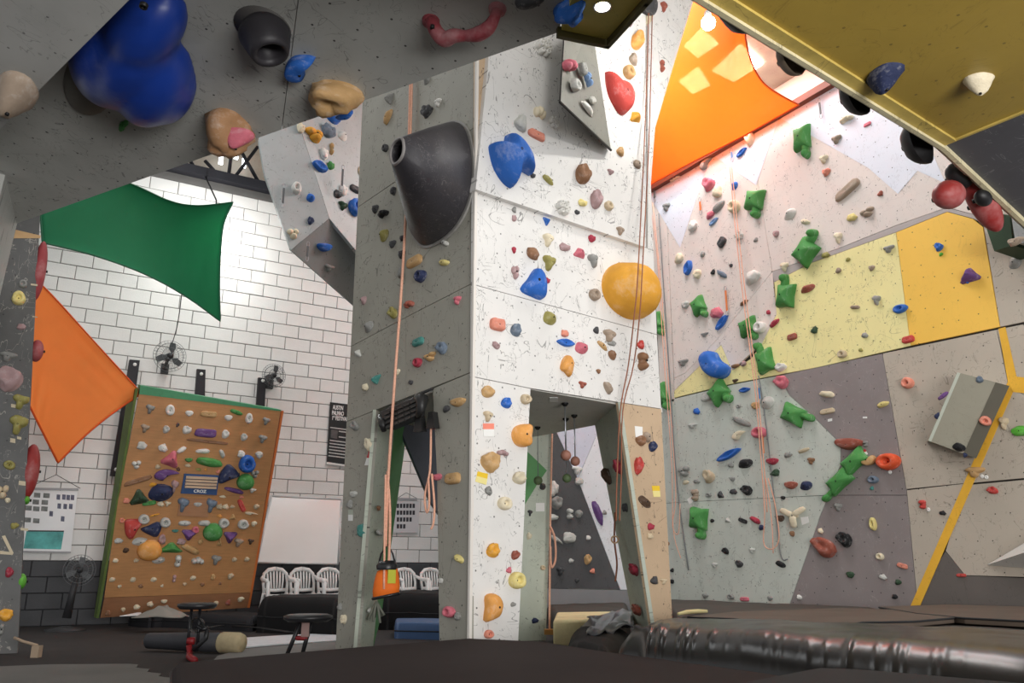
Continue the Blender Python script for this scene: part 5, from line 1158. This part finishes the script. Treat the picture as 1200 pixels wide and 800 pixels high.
# black pillow mat and foam by the tower leg
pad('crash_mat', [zm(.2, 661, 757), zm(.2, 716, 766), zm(.2, 742, 738), zm(.2, 668, 737)], 0, .20, M_mk, 'small puffy black mat by the tower leg', .05, .015, 4, 24, 18, 3, .16)
fo_ = empty('foam_block', zm(.0, 680, 730), 'pale cream foam slab with torn black cover behind tower doorway', 'foam')
c4 = [zm(.24, 648, 726), zm(.24, 712, 724), zm(.24, 720, 716), zm(.24, 652, 717)]
b = MB(); b.prism([V(p.x, p.y, .24) for p in c4], Z * -.24); o = b.build('foam_slab', mat('cream_foam', (222, 208, 160), .8, .15, 6, coord='Object', bump=.3, bs=25), fo_); bb = o.modifiers.new('b', 'BEVEL'); bb.width = .03; bb.segments = 3
b = MB(); vs = []; fs = []; n = 16
for j in range(n + 1):
    for i in range(n + 1):
        u = i / n; v = j / n; p = zm(.27, 676 + 66 * u, 736 - 20 * v + 4 * math.sin(u * 5)); vs.append(V(p.x, p.y, .26 + .05 * noise.noise(V(u * 4, v * 4, 2)) + .04 * noise.noise(V(u * 9, v * 9, 5)) - .12 * (1 - min(1, u * 5)) * 1))
fs = [[j * (n + 1) + i, j * (n + 1) + i + 1, (j + 1) * (n + 1) + i + 1, (j + 1) * (n + 1) + i] for j in range(n) for i in range(n)]
b.add(vs, fs, True); o = b.build('torn_cover', mat('torn_vinyl', (66, 68, 72), .3, .15, 5, coord='Object'), fo_); so = o.modifiers.new('t', 'SOLIDIFY'); so.thickness = .01
sc_b = zm(.29, 815, 716)
b = MB(); b.tube([zm(.312, 795, 719), zm(.312, 805, 717), zm(.312, 818, 716), zm(.312, 829, 716)], [.012, .02, .02, .014], 8); b.build('foam_scrap', mat('cream_scrap', (218, 204, 150), .8, .1), None, label='narrow strip of pale foam on the mat beside the tower', cat='foam')
# dark mats at the back left
pad('crash_mat', [zm(.0, 300, 741), zm(.0, 398, 745), floor_on(BRICK, 420, 1.75), floor_on(BRICK, 322, 1.75)], 0, .38, M_mk, 'thick black mat in front of the three plastic chairs', .02, .02, 2, 30, 20, 12, .1)
pad('crash_mat', [zm(.0, 444, 738), zm(.0, 530, 738), floor_on(BRICK, 520, 1.75), floor_on(BRICK, 440, 1.75)], 0, .40, M_mk, 'thick black mat behind the narrower tower doorway', .02, .02, 2, 30, 20, 15, .1)
pad('crash_mat', [zm(.0, 150, 733), zm(.0, 296, 740), floor_on(BRICK, 316, 1.0), floor_on(BRICK, 178, 1.0)], 0, .16, M_mg, 'low grey mat under the training board', .01, .02, 1.4, 30, 20, 18, .06)
pad('crash_mat', [zm(.0, 462, 748), zm(.0, 530, 750), zm(.0, 530, 742), zm(.0, 462, 742)], .0, .16, mat('blue_vinyl', (62, 90, 132), .45, .1, 3, coord='Object'), 'flat blue mat on the floor inside the tower', .01, .004, 2, 20, 12, 21, .03)
pz = empty('puzzle_mat', zm(.015, 80, 792), 'grey foam puzzle mat with a toothed edge', 'floor mat')
tooth = []
for i in range(5):
    x0 = 152 + i * 13.5; y0 = 777.5 + i * 5.2; tooth += [(x0, y0), (x0 + 10, y0 + .8), (x0 + 7, y0 + 4.0)]
b = MB(); b.prism([zm(.018, x, y) for x, y in [(-120, 790), (-40, 782), (60, 778)] + tooth + [(300, 880), (-120, 900)]], Z * -.017); b.build('foam_tile', mat('grey_foam', (104, 102, 98), .7, .12, 2, coord='Object', bump=.1), pz)
ws_ = MB(); ws_.prism([zm(.012, x, y) for x, y in ((283, 747), (330, 744), (396, 741), (396, 750), (330, 754), (284, 758))], Z * -.01); ws_.build('printed_strip', mat('printed_white', (214, 218, 222), .5, .12, 12, coord='Object', scratch=.4), None, label='long white printed strip lying on the floor behind black stool', cat='banner')
gs_ = MB(); gs_.prism([zm(.014, x, y) for x, y in ((255, 768), (284, 760), (396, 751), (430, 750), (420, 775), (240, 785))], Z * -.012); gs_.build('floor_sheet', mat('grey_sheet', (112, 110, 108), .6, .1, 3, coord='Object'), None, label='pale grey sheet on the floor beside the dark roll', cat='floor mat')
# ================================================================== STOOLS, ROLL, CLOTH
M_seat = mat('black_leatherette', (34, 34, 36), .35, .1, 6, coord='Object')
M_tubeb = mat('black_tube', (30, 30, 32), .4, .1)
M_tuber = mat('red_tube', (138, 32, 36), .4, .15, 6, coord='Object')
s1 = zm(0, 222, 771); s1 = V(s1.x, s1.y, 0); k = mpx(s1); sd = RGT
st1 = empty('padded_stool', s1, 'black padded stool with crank and dark red foot bar', 'stool')
h1 = CAMH - (706 - 671) * k * 1.02
def at1(x, z, d=0.): return s1 + RGT * ((x - 222) * k) + Z * z + AHEAD * d
b = MB(); b.lathe([(0, h1 - .045), (.13, h1 - .045), (.152, h1 - .025), (.15, h1 - .005), (.12, h1 + .004), (0, h1 + .006)], at1(225, 0), 32, Z); b.build('seat_pad', M_seat, st1)
for x0, x1 in ((219, 219), (229, 231)):
    b = MB(); b.tube([at1(x0, h1 - .04), at1(x1 - 1, .05)], .012, 8); b.build('leg', M_tubeb, st1)
b = MB(); b.tube([at1(240, h1 - .20), at1(239, h1 - .27), at1(233, .11), at1(226, .06)], .02, 8); b.build('curved_brace', M_tubeb, st1)
b = MB(); b.lathe([(.055, -.03), (.06, 0), (.055, .03)], at1(227, h1 - .17), 16, AHEAD); b.tube([at1(227, h1 - .17), at1(234, h1 - .20), at1(240, h1 - .19)], .018, 8); b.build('crank', M_tubeb, st1)
b = MB(); b.tube([at1(220, .10), at1(222, .03), at1(232, .03, -.2), at1(251, .025, -.42)], .024, 8); b.build('foot_bar', M_tuber, st1)
b = MB(); b.tube([at1(218, .13), at1(226, .13)], .03, 8); b.build('hub', M_tuber, st1)
s2 = zm(0, 345, 775); s2 = V(s2.x, s2.y, 0); k2 = mpx(s2)
st2 = empty('padded_stool', s2, 'black padded stool with two slanting legs in front of the tower leg', 'stool')
h2 = CAMH - (719 - 671) * k2 * 1.02
def at2(x, z, d=0.): return s2 + RGT * ((x - 345) * k2) + Z * z + AHEAD * d
b = MB(); b.lathe([(0, h2 - .05), (.15, h2 - .05), (.188, h2 - .028), (.185, h2 - .006), (.15, h2 + .004), (0, h2 + .006)], at2(358, 0), 32, Z); b.build('seat_pad', M_seat, st2)
for x0, x1 in ((350, 333), (362, 352)):
    b = MB(); b.tube([at2(x0, h2 - .04), at2(x1, .0)], .017, 8); b.build('leg', M_tubeb, st2)
b = MB(); b.box(at2(356, h2 - .10), RGT * .03, AHEAD * .02, Z * .06); b.build('seat_post', mat('rusty_post', (150, 122, 116), .5, .2, 5, coord='Object'), st2)
b = MB(); b.tube([at2(345, h2 - .17), at2(359, h2 - .17)], .018, 8); b.build('cross_bar', M_tuber, st2)
cordp = [at1(240, h1 - .19), zm(.05, 262, 733), zm(.10, 300, 735), zm(.12, 345, 741)]
b = MB(); b.tube(cat(cordp, 14), .008, 6); b.build('machine_cable', M_cord, None, label='black cable slung from the crank stool along the low mat', cat='cable')
rl = zm(.08, 172, 751); rl2 = zm(.08, 284, 754); rl.z = rl2.z = .085
rr = empty('padded_roll', V((rl.x + rl2.x) / 2, (rl.y + rl2.y) / 2, 0), 'dark padded roll with beige bandaged end lying on the floor', 'padded roll')
dv = (rl2 - rl); b = MB(); b.tube([rl, rl + dv * .02, rl + dv * .5, rl + dv * .79], [.045, .065, .078, .08], 20); b.build('roll_body', mat('dark_roll', (56, 56, 60), .6, .15, 4, coord='Object'), rr)
b = MB(); b.tube([rl + dv * .785, rl + dv * .80, rl + dv * .96, rl + dv * 1.0], [.081, .086, .085, .07], 20); b.build('bandage', mat('beige_bandage', (178, 162, 128), .8, .2, 10, coord='Object', bump=.4, bs=30), rr)
cl_ = zm(.17, 190, 722); clo = empty('cloth_heap', V(cl_.x, cl_.y, .16), 'crumpled grey cloth lying under the training board', 'cloth')
b = MB(); vs = []; n = 14
for j in range(n + 1):
    for i in range(n + 1):
        u = i / n - .5; v = j / n - .5; r_ = max(0, 1 - (u * u + v * v) * 3.6); vs.append(V(cl_.x, cl_.y, .165) + RGT * u * .55 + AHEAD * v * .35 + Z * (.13 * r_ * (.6 + .8 * abs(noise.noise(V(u * 5, v * 5, 3)))) + .005))
b.add(vs, [[j * (n + 1) + i, j * (n + 1) + i + 1, (j + 1) * (n + 1) + i + 1, (j + 1) * (n + 1) + i] for j in range(n) for i in range(n)], True); o = b.build('folds', mat('grey_cloth', (142, 138, 130), .85, .1, 4, coord='Object'), clo); so = o.modifiers.new('t', 'SOLIDIFY'); so.thickness = .01
b = MB(); a_ = zm(.17, 141, 722); b.prism([V(q.x, q.y, .175) for q in (zm(.17, 140, 722), zm(.17, 165, 717), zm(.17, 166, 721))], Z * -.006); b.build('pale_corner', M_pap, clo)
tg = MB(); q = zm(0, 42, 770); tg.box(V(q.x, q.y, .045), RGT * .03, AHEAD * .03, Z * .045); tg.tube([V(q.x, q.y, .09), V(q.x, q.y, .1) - RGT * .12 + Z * .02, V(q.x, q.y, .12) - RGT * .2 + Z * .03], .012, 6)
tg.build('wooden_peg', mat('pale_peg', (160, 140, 118), .7, .15, 6, coord='Object'), None, label='small pale peg with a cord at the foot of the dark post', cat='peg')
# ================================================================== ROPES, BAG, HANGING BALLS, LAMP
def rope(pl, pts, label, m=M_rope, r=.008, group=None): return cord('climbing_rope', pl, pts, r, m, label, group)
rope(TL, [(482, 40, .04), (478, 200, .05), (471, 330, .06), (463, 440, .12), (455, 560, .14), (452, 640, .14)], 'salmon rope hanging down the grey tower face to the orange bag', r=.012)
rope(TL, [(484, 40, .03), (481, 160, .05), (475, 250, .05)], 'short salmon rope strand behind the black cone', r=.01)
rope(TL, [(454, 552, .13), (457, 600, .13), (456, 650, .12), (455, 668, .12)], 'salmon rope tail looped beside the orange bag', r=.011)
rope(TL, [(452, 556, .16), (451, 610, .16), (450, 690, .17)], 'salmon rope strand running over the front of orange bag', r=.009)
rope(TL, [(505, 500, .02), (504, 550, .04), (498, 580, .05), (500, 600, .05), (503, 590, .05), (502, 560, .05)], 'salmon rope loop knotted in the narrow doorway', r=.009)
rope(TL, [(506, 555, .04), (509, 590, .04), (508, 612, .04), (505, 620, .05)], 'salmon rope tail with forked end in the narrow doorway', r=.009)
rope(TR, [(762, -60, .10), (757, 120, .1), (748, 312, .36), (743, 372, .36), (736, 430, .12), (727, 480, .08), (723, 560, .08), (722, 610, .1)], 'thin brown rope draped over the orange-yellow dome', M_ropeb, .006)
rope(TR, [(766, -60, .08), (761, 150, .08), (753, 312, .34), (749, 375, .34), (742, 430, .12), (730, 480, .07), (728, 560, .06), (726, 610, .08)], 'thin brown rope beside the dome, ending in the wide doorway', M_ropeb, .006)
rope(BL, [(647, 508, .1), (645, 600, .12), (644, 700, .12), (644, 738, .12)], 'salmon rope hanging beside the back tower leg', r=.011)
rope(BL, [(644, 615, .14), (650, 630, .14), (651, 655, .14), (646, 664, .14), (645, 640, .14)], 'salmon rope coil on the back tower leg', r=.011)
b = MB(); q = BL.hit(646, 740, .15); b.box(q, RGT * .07, AHEAD * .05, Z * .025); b.build('wooden_block', mat('rope_block', (176, 128, 66), .6, .15, 6, coord='Object'), None, label='small wooden block at the end of the salmon rope', cat='block')
rope(TR, [(721, 600, -.6), (720, 632, -.6), (723, 660, -.6), (721, 681, -.6)], 'dark red rope tail with a ring in wide doorway', M_ropeb, .009)
b = MB(); rc = TR.hit(720.5, 632, -.55); k = mpx(rc); b.tube([rc + (RGT * math.cos(t * .524) + Z * math.sin(t * .524)) * 4 * k for t in range(12)], .008, 6, True); b.build('rope_ring', mat('ring_tan', (206, 168, 130), .6, .1), None, label='small tan ring tied in the dark red rope', cat='ring')
rope(RW, [(857, 192, .12), (864, 260, .14), (873, 340, .18), (887, 450, .2), (895, 540, .16), (899, 600, .14)], 'long salmon double rope down the coloured wall, inner strand', r=.008)
rope(RW, [(855, 192, .12), (861, 260, .15), (871, 350, .2), (884, 450, .22), (892, 540, .18), (896, 600, .16), (895, 636, .14), (905, 643, .14), (913, 630, .14), (908, 590, .14), (900, 560, .15)], 'long salmon double rope down the coloured wall, looped strand', r=.008)
rope(RW, [(897, 560, .18), (902, 590, .16), (905, 620, .16), (906, 648, .15)], 'salmon rope tail with dark tip beside the Y-shaped hold', r=.007)
rope(RW, [(762, 238, .1), (770, 300, .1), (778, 420, .14), (787, 540, .12), (789, 620, .1), (798, 654, .1)], 'salmon rope down the wall next to the tower', r=.007)
rope(RW, [(765, 238, .1), (775, 340, .12), (787, 500, .12), (792, 580, .1), (788, 615, .1), (795, 625, .1), (797, 590, .1)], 'looped salmon rope down the wall next to the tower', r=.007)
rope(RW, [(772, 250, .03), (782, 400, .03), (793, 560, .03), (807, 668, .02)], 'thin grey cord down the wall next to the tower', mat('grey_cord', (120, 122, 124), .7, 0), .010)
rope(RW, [(889, 440, .02), (898, 500, .02), (908, 590, .02), (915, 650, .02), (923, 655, .02)], 'thin grey cord behind the salmon double rope', MATS['grey_cord'], .008)
# quickdraws: two carabiners and a sling each
M_chr = mat('carabiner_steel', (170, 172, 176), .3, 0, metal=.8)
def draw(pl, x, y, l, col, label, off=.04):
    c = pl.hit(x, y, off); k = mpx(c); root = empty('quickdraw', c, label, 'quickdraw', 'quickdraws clipped to the walls')
    for s, nm in ((0, 'carabiner'), (1, 'carabiner')):
        q = c - Z * (l * k * s); b = MB(); b.tube([q + pl.u * math.cos(t * .628) * 1.8 * k + Z * math.sin(t * .628) * 3.2 * k for t in range(10)], .005, 5, True); b.build('carabiner', M_chr, root)
    b = MB(); b.box(c - Z * (l * k * .5), pl.u * 1.1 * k, pl.n * .006, Z * (l * k * .5 - 2.5 * k)); b.build('sling', col, root)
M_slo = mat('orange_sling', (222, 128, 72), .7, .1); M_slg = mat('grey_sling', (96, 98, 100), .7, .1); M_slb = mat('blue_sling', (96, 140, 190), .7, .1)
for a in ((820, 234, 16, M_slo, 'orange quickdraw below pale triangle near the wall top'), (850, 338, 30, M_slo, 'long orange quickdraw above the pink hold'), (766, 214, 22, M_slg, 'grey quickdraw at the wall top beside the tower'), (889, 452, 18, M_slb, 'light blue quickdraw beside the salmon double rope'), (893, 508, 26, M_slo, 'orange quickdraw hanging on the salmon double rope'), (857, 176, 12, M_slb, 'blue quickdraw at the anchor of salmon double rope'), (960, 118, 20, M_slg, 'grey chain anchor draw at the top of the wall')):
    draw(RW, *a)
for a in ((333, 218, 24, M_slg, 'grey quickdraw on hanging grey panel above its dark facet'), (361, 286, 18, M_slg, 'grey quickdraw on the dark lower facet')): draw(UPL, *a)
draw(UPL, 402, 196, 26, M_slg, 'grey quickdraw near the blue ring hold on hanging panel')
# orange rope bag
bgq = TL.hit(453, 680, .12); k = mpx(bgq)
bag = empty('rope_bag', bgq - Z * .1, 'orange and black chalk bag hanging from the salmon rope', 'bag')
b = MB(); vs = []; n = 18
for z_, rx in ((-.12, .06), (-.115, .10), (-.06, .105), (0, .098), (.06, .085), (.09, .075), (.09, .06)):
    for j in range(n): t = 2 * math.pi * j / n; vs.append(bgq + Z * (z_ + .02 * math.cos(t)) + RGT * math.cos(t) * rx * 1.0 + AHEAD * math.sin(t) * rx * .7)
b.add(vs, [[i * n + j, i * n + (j + 1) % n, (i + 1) * n + (j + 1) % n, (i + 1) * n + j] for i in range(6) for j in range(n)] + [list(range(n))[::-1]], True); b.build('pouch', mat('bag_orange', (232, 112, 28), .7, .1, 6, coord='Object'), bag)
b = MB(); b.tube([bgq - Z * .115 + RGT * math.cos(2 * math.pi * j / n) * .1 + AHEAD * math.sin(2 * math.pi * j / n) * .07 + Z * .02 * math.cos(2 * math.pi * j / n) for j in range(n)], .012, 6, True); b.build('bottom_trim', M_seat, bag)
b = MB(); b.lathe([(.078, .08), (.085, .11), (.06, .15), (.0, .13)], bgq, 18); b.build('collar', M_seat, bag)
b = MB(); b.tube([bgq + Z * .1 - RGT * .07, bgq + Z * .2 - RGT * .05, bgq + Z * .27, bgq + Z * .2 + RGT * .04, bgq + Z * .1 + RGT * .07], .008, 6); b.build('carry_loop', M_tubeb, bag)
b = MB(); b.box(bgq + RGT * .05 - AHEAD * .075 + Z * .03, RGT * .03, AHEAD * .004, Z * .05); b.build('lime_patch', mat('lime_fabric', (190, 190, 60), .7, .1), bag)
b = MB(); c = LJ.hit(441, 712, .06)
for j in range(7): t = j * .9; b.tube([c + Z * .05, c + RGT * .03 * math.cos(t) + AHEAD * .03 * math.sin(t), c - Z * (.06 + .01 * j % 3) + RGT * .07 * math.cos(t) + AHEAD * .05 * math.sin(t)], .012, 5)
b.build('rag_mop', mat('grey_rag', (132, 134, 122), .9, .2, 6, coord='Object'), None, label='grey frayed rag tied to the inner side of tower leg', cat='rag')
# black hanging grip rail over the narrow doorway
gr = empty('grip_rail', TL.hit(470, 485, .06), 'black moulded hangboard bolted above the narrow tower doorway', 'hangboard')
b = MB(); b.prism([TL.hit(x, y, .10) for x, y in ((444, 482), (490, 462), (486, 488), (452, 503))], -TL.n * .095); o = b.build('moulded_body', mat('hangboard_black', (38, 38, 38), .45, .15, 6, coord='Object'), gr); bb = o.modifiers.new('b', 'BEVEL'); bb.width = .012; bb.segments = 2
for j in range(4):
    for i in range(5):
        x = 450 + i * 7.6 + j * .6; y = 484 - i * 3.3 + j * 5.2
        b = MB(); b.prism([TL.hit(x, y, .115), TL.hit(x + 6, y - 2.6, .115), TL.hit(x + 6, y - .2, .115), TL.hit(x, y + 2.4, .115)], -TL.n * .02); b.build('grip_edge', mat('grip_edge_grey', (64, 63, 60), .5, .15), gr)
b = MB(); b.tube([TL.hit(446, 488, .08), TL.hit(449, 498, .12), TL.hit(450, 505, .10)], [.03, .035, .02], 10); b.build('end_horn', MATS['hangboard_black'], gr)
b = MB(); b.tube([TL.hit(490, 466, .06), TL.hit(495, 468, .12), TL.hit(493, 480, .14), TL.hit(490, 488, .12)], [.04, .05, .035, .02], 10); b.build('end_horn', MATS['hangboard_black'], gr)
b = MB(); b.tube([TL.hit(450, 481, .02), TL.hit(507, 455, .02)], .012, 6); b.build('top_bar', MATS['hangboard_black'], gr)
for (x, y) in ((489, 498), (504, 494)):
    b = MB(); b.prism([TL.hit(x - 2, y - 11, .05), TL.hit(x + 2.5, y - 12, .05), TL.hit(x + 5, y + 7, .06), TL.hit(x - 5, y + 8, .06)], -TL.n * .05); b.build('cheek_block', MATS['hangboard_black'], gr)
# training balls hung in the wide doorway
M_bw = mat('ball_wood', (150, 104, 88), .6, .2, 5, coord='Object'); M_bg = mat('ball_green', (86, 104, 70), .6, .2, 5, coord='Object')
for (x, yt, yb, r, m, lb) in ((662, 472, 531, 6.2, M_bw, 'brown wooden training ball hung on longer chain, beside a twin'), (673, 486, 538, 5.6, M_bw, 'brown wooden training ball hung slightly lower beside its twin'), (663, 490, 557, 5.2, M_bg, 'olive green training ball hung below the brown balls'), (630, 500, 560, 5.2, M_bg, 'olive green training ball hung before the green triangle')):
    top = zl.hit(x, yt); k = mpx(top); c = V(top.x, top.y, top.z - (yb - yt) * k * 1.04); root = empty('training_ball', c, lb, 'training ball', 'training balls hung in the tower doorway')
    b = MB(); b.ball(c, r * k, 18); b.build('ball', m, root)
    b = MB(); b.tube([c + Z * r * k * .9, top], .006 if m is M_bw else .004, 6); b.build('chain', MATS['carabiner_steel'] if m is M_bw else MATS['grey_cord'], root)
    b = MB(); b.lathe([(.03, 0), (.03, -.012), (.012, -.03), (0, -.03)], top, 12); b.build('ceiling_hook', M_bolt, root)
# route tags
M_tw = mat('tag_white', (236, 236, 232), .6, 0); M_ty = mat('tag_yellow', (238, 200, 50), .6, 0); M_to = mat('tag_coral', (242, 142, 120), .6, 0); M_tr = mat('tag_red', (196, 60, 64), .6, 0)
def tag(pl, px, top_m, low_m, label, off=.004, split=.45):
    q = [pl.hit(x, y, off) for x, y in px]; root = empty('route_tag', q[3], label, 'paper tag', 'paper route tags')
    m0 = q[0].lerp(q[3], split); m1 = q[1].lerp(q[2], split)
    b = MB(); b.prism([q[0], q[1], m1, m0], -pl.n * .003); b.build('colour_field', top_m, root)
    b = MB(); b.prism([m0, m1, q[2], q[3]], -pl.n * .003); b.build('text_field', low_m, root)
    return root
M_typ = mat('tag_pale_yellow', (240, 226, 150), .6, 0)
tag(TR, [(566, 496), (579, 496), (579, 511), (567, 511)], M_to, M_tw, 'coral and white paper tag on the tower corner leg')
tag(TR, [(560, 552), (572, 555), (570, 568), (557, 564)], M_ty, M_typ, 'yellow paper tag under the tan hold on corner leg')
tag(TR, [(764, 569), (773, 569), (774, 582), (766, 582)], M_ty, M_typ, 'yellow paper tag on the tan tower leg')
tag(TR, [(744, 499), (753, 500), (753, 512), (745, 512)], M_tw, M_tw, 'white paper tag on the tan tower leg beside brown holds')
tag(BL, [(628, 589), (638, 589), (638, 599), (628, 599)], M_tw, M_tw, 'white paper tag on the back tower leg')
tag(zl, [(644, 466), (654, 466), (654, 471), (644, 471)], M_tw, M_tw, 'white paper tag on the passage ceiling')
tag(RW, [(1006, 528), (1014, 526), (1017, 532), (1009, 535)], M_tr, M_tw, 'red and white paper tag under the long red-brown hold')
tag(RW, [(805, 585), (810, 581), (812, 588), (808, 591)], M_tw, M_tw, 'white paper tag low on the wall beside a lobed taupe hold')
tag(RW, [(938, 606), (947, 605), (948, 612), (940, 615)], M_tw, M_tw, 'white paper tag under the Y-shaped hold')
tag(RW, [(970, 491), (975, 490), (975, 493), (970, 494)], M_tw, M_tw, 'tiny white tag below the beige bar on mauve panel')
tag(RW, [(1011, 488), (1016, 488), (1016, 490), (1011, 490)], M_tw, M_tw, 'tiny white tag alone on the mauve panel')
tag(TL, [(432, 529), (436, 530), (433, 545), (427, 545)], M_tr, M_tw, 'red and white paper tag beside the narrow doorway')
tag(TL, [(408, 597), (413, 597), (413, 610), (408, 610)], M_jamb, M_tw, 'small pale paper tag on the left tower leg'.replace('left', 'grey'))
def washer(x, y, label):
    b = MB(); c = RW.hit(x, y, .002); b.lathe([(2.4 * mpx(c), 0), (2.4 * mpx(c), .004), (.5 * mpx(c), .005), (.4 * mpx(c), .001)], c, 16, RW.n); b.build('round_tag', M_tw, None, label=label, cat='round tag', group='round white tags on the wall')
for x, y, l in ((1151, 558, 'round white tag on yellow tape, beside its twin'), (1156, 559, 'round white tag beside the tan hooked hold'), (1043, 553, 'round white tag under the orange-red ring hold'), (1088, 597, 'round white tag under the red lobed hold')): washer(x, y, l)
# hanging bulb and wall lamp
lb = empty('hanging_bulb', BULB, 'glowing bulb hanging on a wire in front of the sheer orange sail', 'lamp')
b = MB(); b.ball(BULB, .062, 20); b.build('glass_bulb', mat('bulb_glow', (255, 250, 240), .3, 0, emit=30), lb)
b = MB(); b.lathe([(.03, .055), (.032, .09), (.02, .12), (0, .12)], BULB, 14); b.build('socket', M_tw, lb)
b = MB(); b.tube([BULB + Z * .11, BULB + Z * 2.6], .006, 6); b.build('wire', M_cord, lb)
wl = empty('floodlight', WALL_LAMP, 'floodlight hidden behind the tip of the green sail', 'lamp')
b = MB(); b.box(WALL_LAMP + BRICK.n * .16 + Z * .05, BRICK.u * .09, BRICK.n * .05, Z * .07); b.build('housing', M_fan, wl)
b = MB(); b.tube([WALL_LAMP + BRICK.n * .16 + Z * .1, WALL_LAMP + Z * .45, BRICK.hit(240, 205, .02)], .012, 6); b.build('bracket_arm', M_fan, wl)
# ================================================================== LABELS OF THE HOLDS
PLACE = {'TR': 'on white tower face', 'TL': 'on grey tower face', 'RW': 'on long coloured wall', 'TRJ': 'on tan tower leg inside the doorway', 'TRB': 'on back tower leg', 'TLJ': 'inside the narrow tower doorway', 'UP': 'on hanging grey panel', 'FP': 'on far panel behind tower', 'WV': 'on grey wedge volume', 'BV': 'on grey box volume', 'LW': 'on dark post', 'OL': 'under overhang', 'GP': 'on gold overhang'}
MARK = {'TR': [(724, 112, 'the red heart'), (596, 189, 'the blue claw'), (733, 342, 'the orange-yellow dome'), (623, 331, 'the blue petal'), (672, 465, 'the wide doorway'), (577, 711, 'the orange half-moon'), (609, 510, 'the orange hold'), (757, 600, 'the tan leg'), (573, 543, 'the paper tags'), (690, 120, 'the grey wedge')],
        'TL': [(510, 215, 'the black cone'), (470, 485, 'the black hangboard'), (478, 300, 'the salmon rope'), (532, 600, 'the corner leg'), (405, 650, 'the outer leg')],
        'RW': [(x, y, 'the blue bean') for x, y in ((840, 428),)] + [(985, 350, 'the pale yellow field'), (1110, 320, 'the warm yellow field'), (1130, 480, 'the box volume'), (932, 604, 'the Y-shaped hold'), (990, 555, 'the starfish pair'), (1010, 640, 'the low mauve panel'), (1080, 640, 'the yellow tape'), (887, 239, 'the highest ropes'), (815, 230, 'the white triangle'), (943, 167, 'the top starfish'), (822, 361, 'the pink hold'), (891, 507, 'the pink ring'), (822, 612, 'the low starfish'), (870, 690, 'the wall mats'), (800, 560, 'the tower-side rope')],
        'UP': [(414, 244, 'the blue ring'), (380, 170, 'the yellow lobed hold'), (345, 225, 'the grey quickdraw'), (380, 295, 'the dark facet')], 'FP': [(667, 602, 'the charcoal field'), (690, 560, 'the white field')], 'LW': [(12, 446, 'the mauve hold'), (10, 600, 'the cream tape'), (20, 340, 'the post top')]}
HOLDS.sort(key=lambda h: -h[7])
NT = 292
low = HOLDS[NT:]; HOLDS = HOLDS[:NT]
def relation(c, pk):
    x, y, _ = proj(c); best = None
    for (mx, my, nm) in MARK.get(pk, []):
        d = math.hypot(x - mx, y - my)
        if best is None or d < best[0]: best = (d, mx, my, nm)
    if not best: return ''
    dy = best[2] - y
    return (' above ' if dy > 22 else ' below ' if dy < -22 else ' beside ') + best[3]
def clean(s): return ' '.join(s.split())
first = {}
for h in HOLDS:
    t = h[2] or clean(h[3] + h[4] + ' ' + h[5] + ' hold ' + PLACE[h[6]]); first.setdefault(t, []).append(h)
for t, hs in first.items():
    if len(hs) == 1 and hs[0][2]: hs[0][0]['label'] = t; continue
    second = {}
    for h in hs: second.setdefault(t + relation(h[1], h[6]) if len(hs) > 1 else t, []).append(h)
    for t2, h2s in second.items():
        for h in h2s: h[0]['label'] = t2
        if len(h2s) > 1:
            seen = set()
            for h in h2s:
                near = sorted((q for q in HOLDS if q[6] == h[6] and q[4] != h[4]), key=lambda q: (q[1] - h[1]).length)[:4]
                for q in near:
                    s_ = t + ' next to a ' + q[4] + ' ' + q[5] + ' one'
                    if len(s_.split()) > 16: s_ = t + ' near a ' + q[4] + ' one'
                    h[0]['label'] = s_
                    if s_ not in seen: break
                seen.add(h[0]['label'])
        if len(set(h[0]['label'] for h in h2s)) < len(h2s):
            for h in h2s: h[0]['group'] = clean(t2.replace(' hold ', ' holds ', 1))
for h in HOLDS:
    if 'group' not in h[0]: h[0]['group'] = 'climbing holds ' + PLACE[h[6]]
# the tiniest holds become one scattered object
if low:
    bpy.context.view_layer.update(); jb = MB(); cols = []; ms = []
    for h in low:
        o = h[0]; key = h[4]
        if key not in cols:
            cols.append(key); rgb_ = [c for k_, c in CW.values() if k_ == key][0]; ms.append(mat('tiny_hold_' + key.replace(' ', '_').replace('-', '_'), rgb_, .7, .1, 4, coord='Object'))
        jb.cur = cols.index(key); M4 = o.matrix_world.copy()
        jb.add([M4 @ v.co for v in o.data.vertices], [list(p.vertices) for p in o.data.polygons], True)
        for c in list(o.children): bpy.data.objects.remove(c)
        bpy.data.objects.remove(o)
    jb.build('tiny_climbing_holds', ms, None, label='tiny screw-on footholds scattered over the climbing walls', cat='climbing holds', kind='stuff')
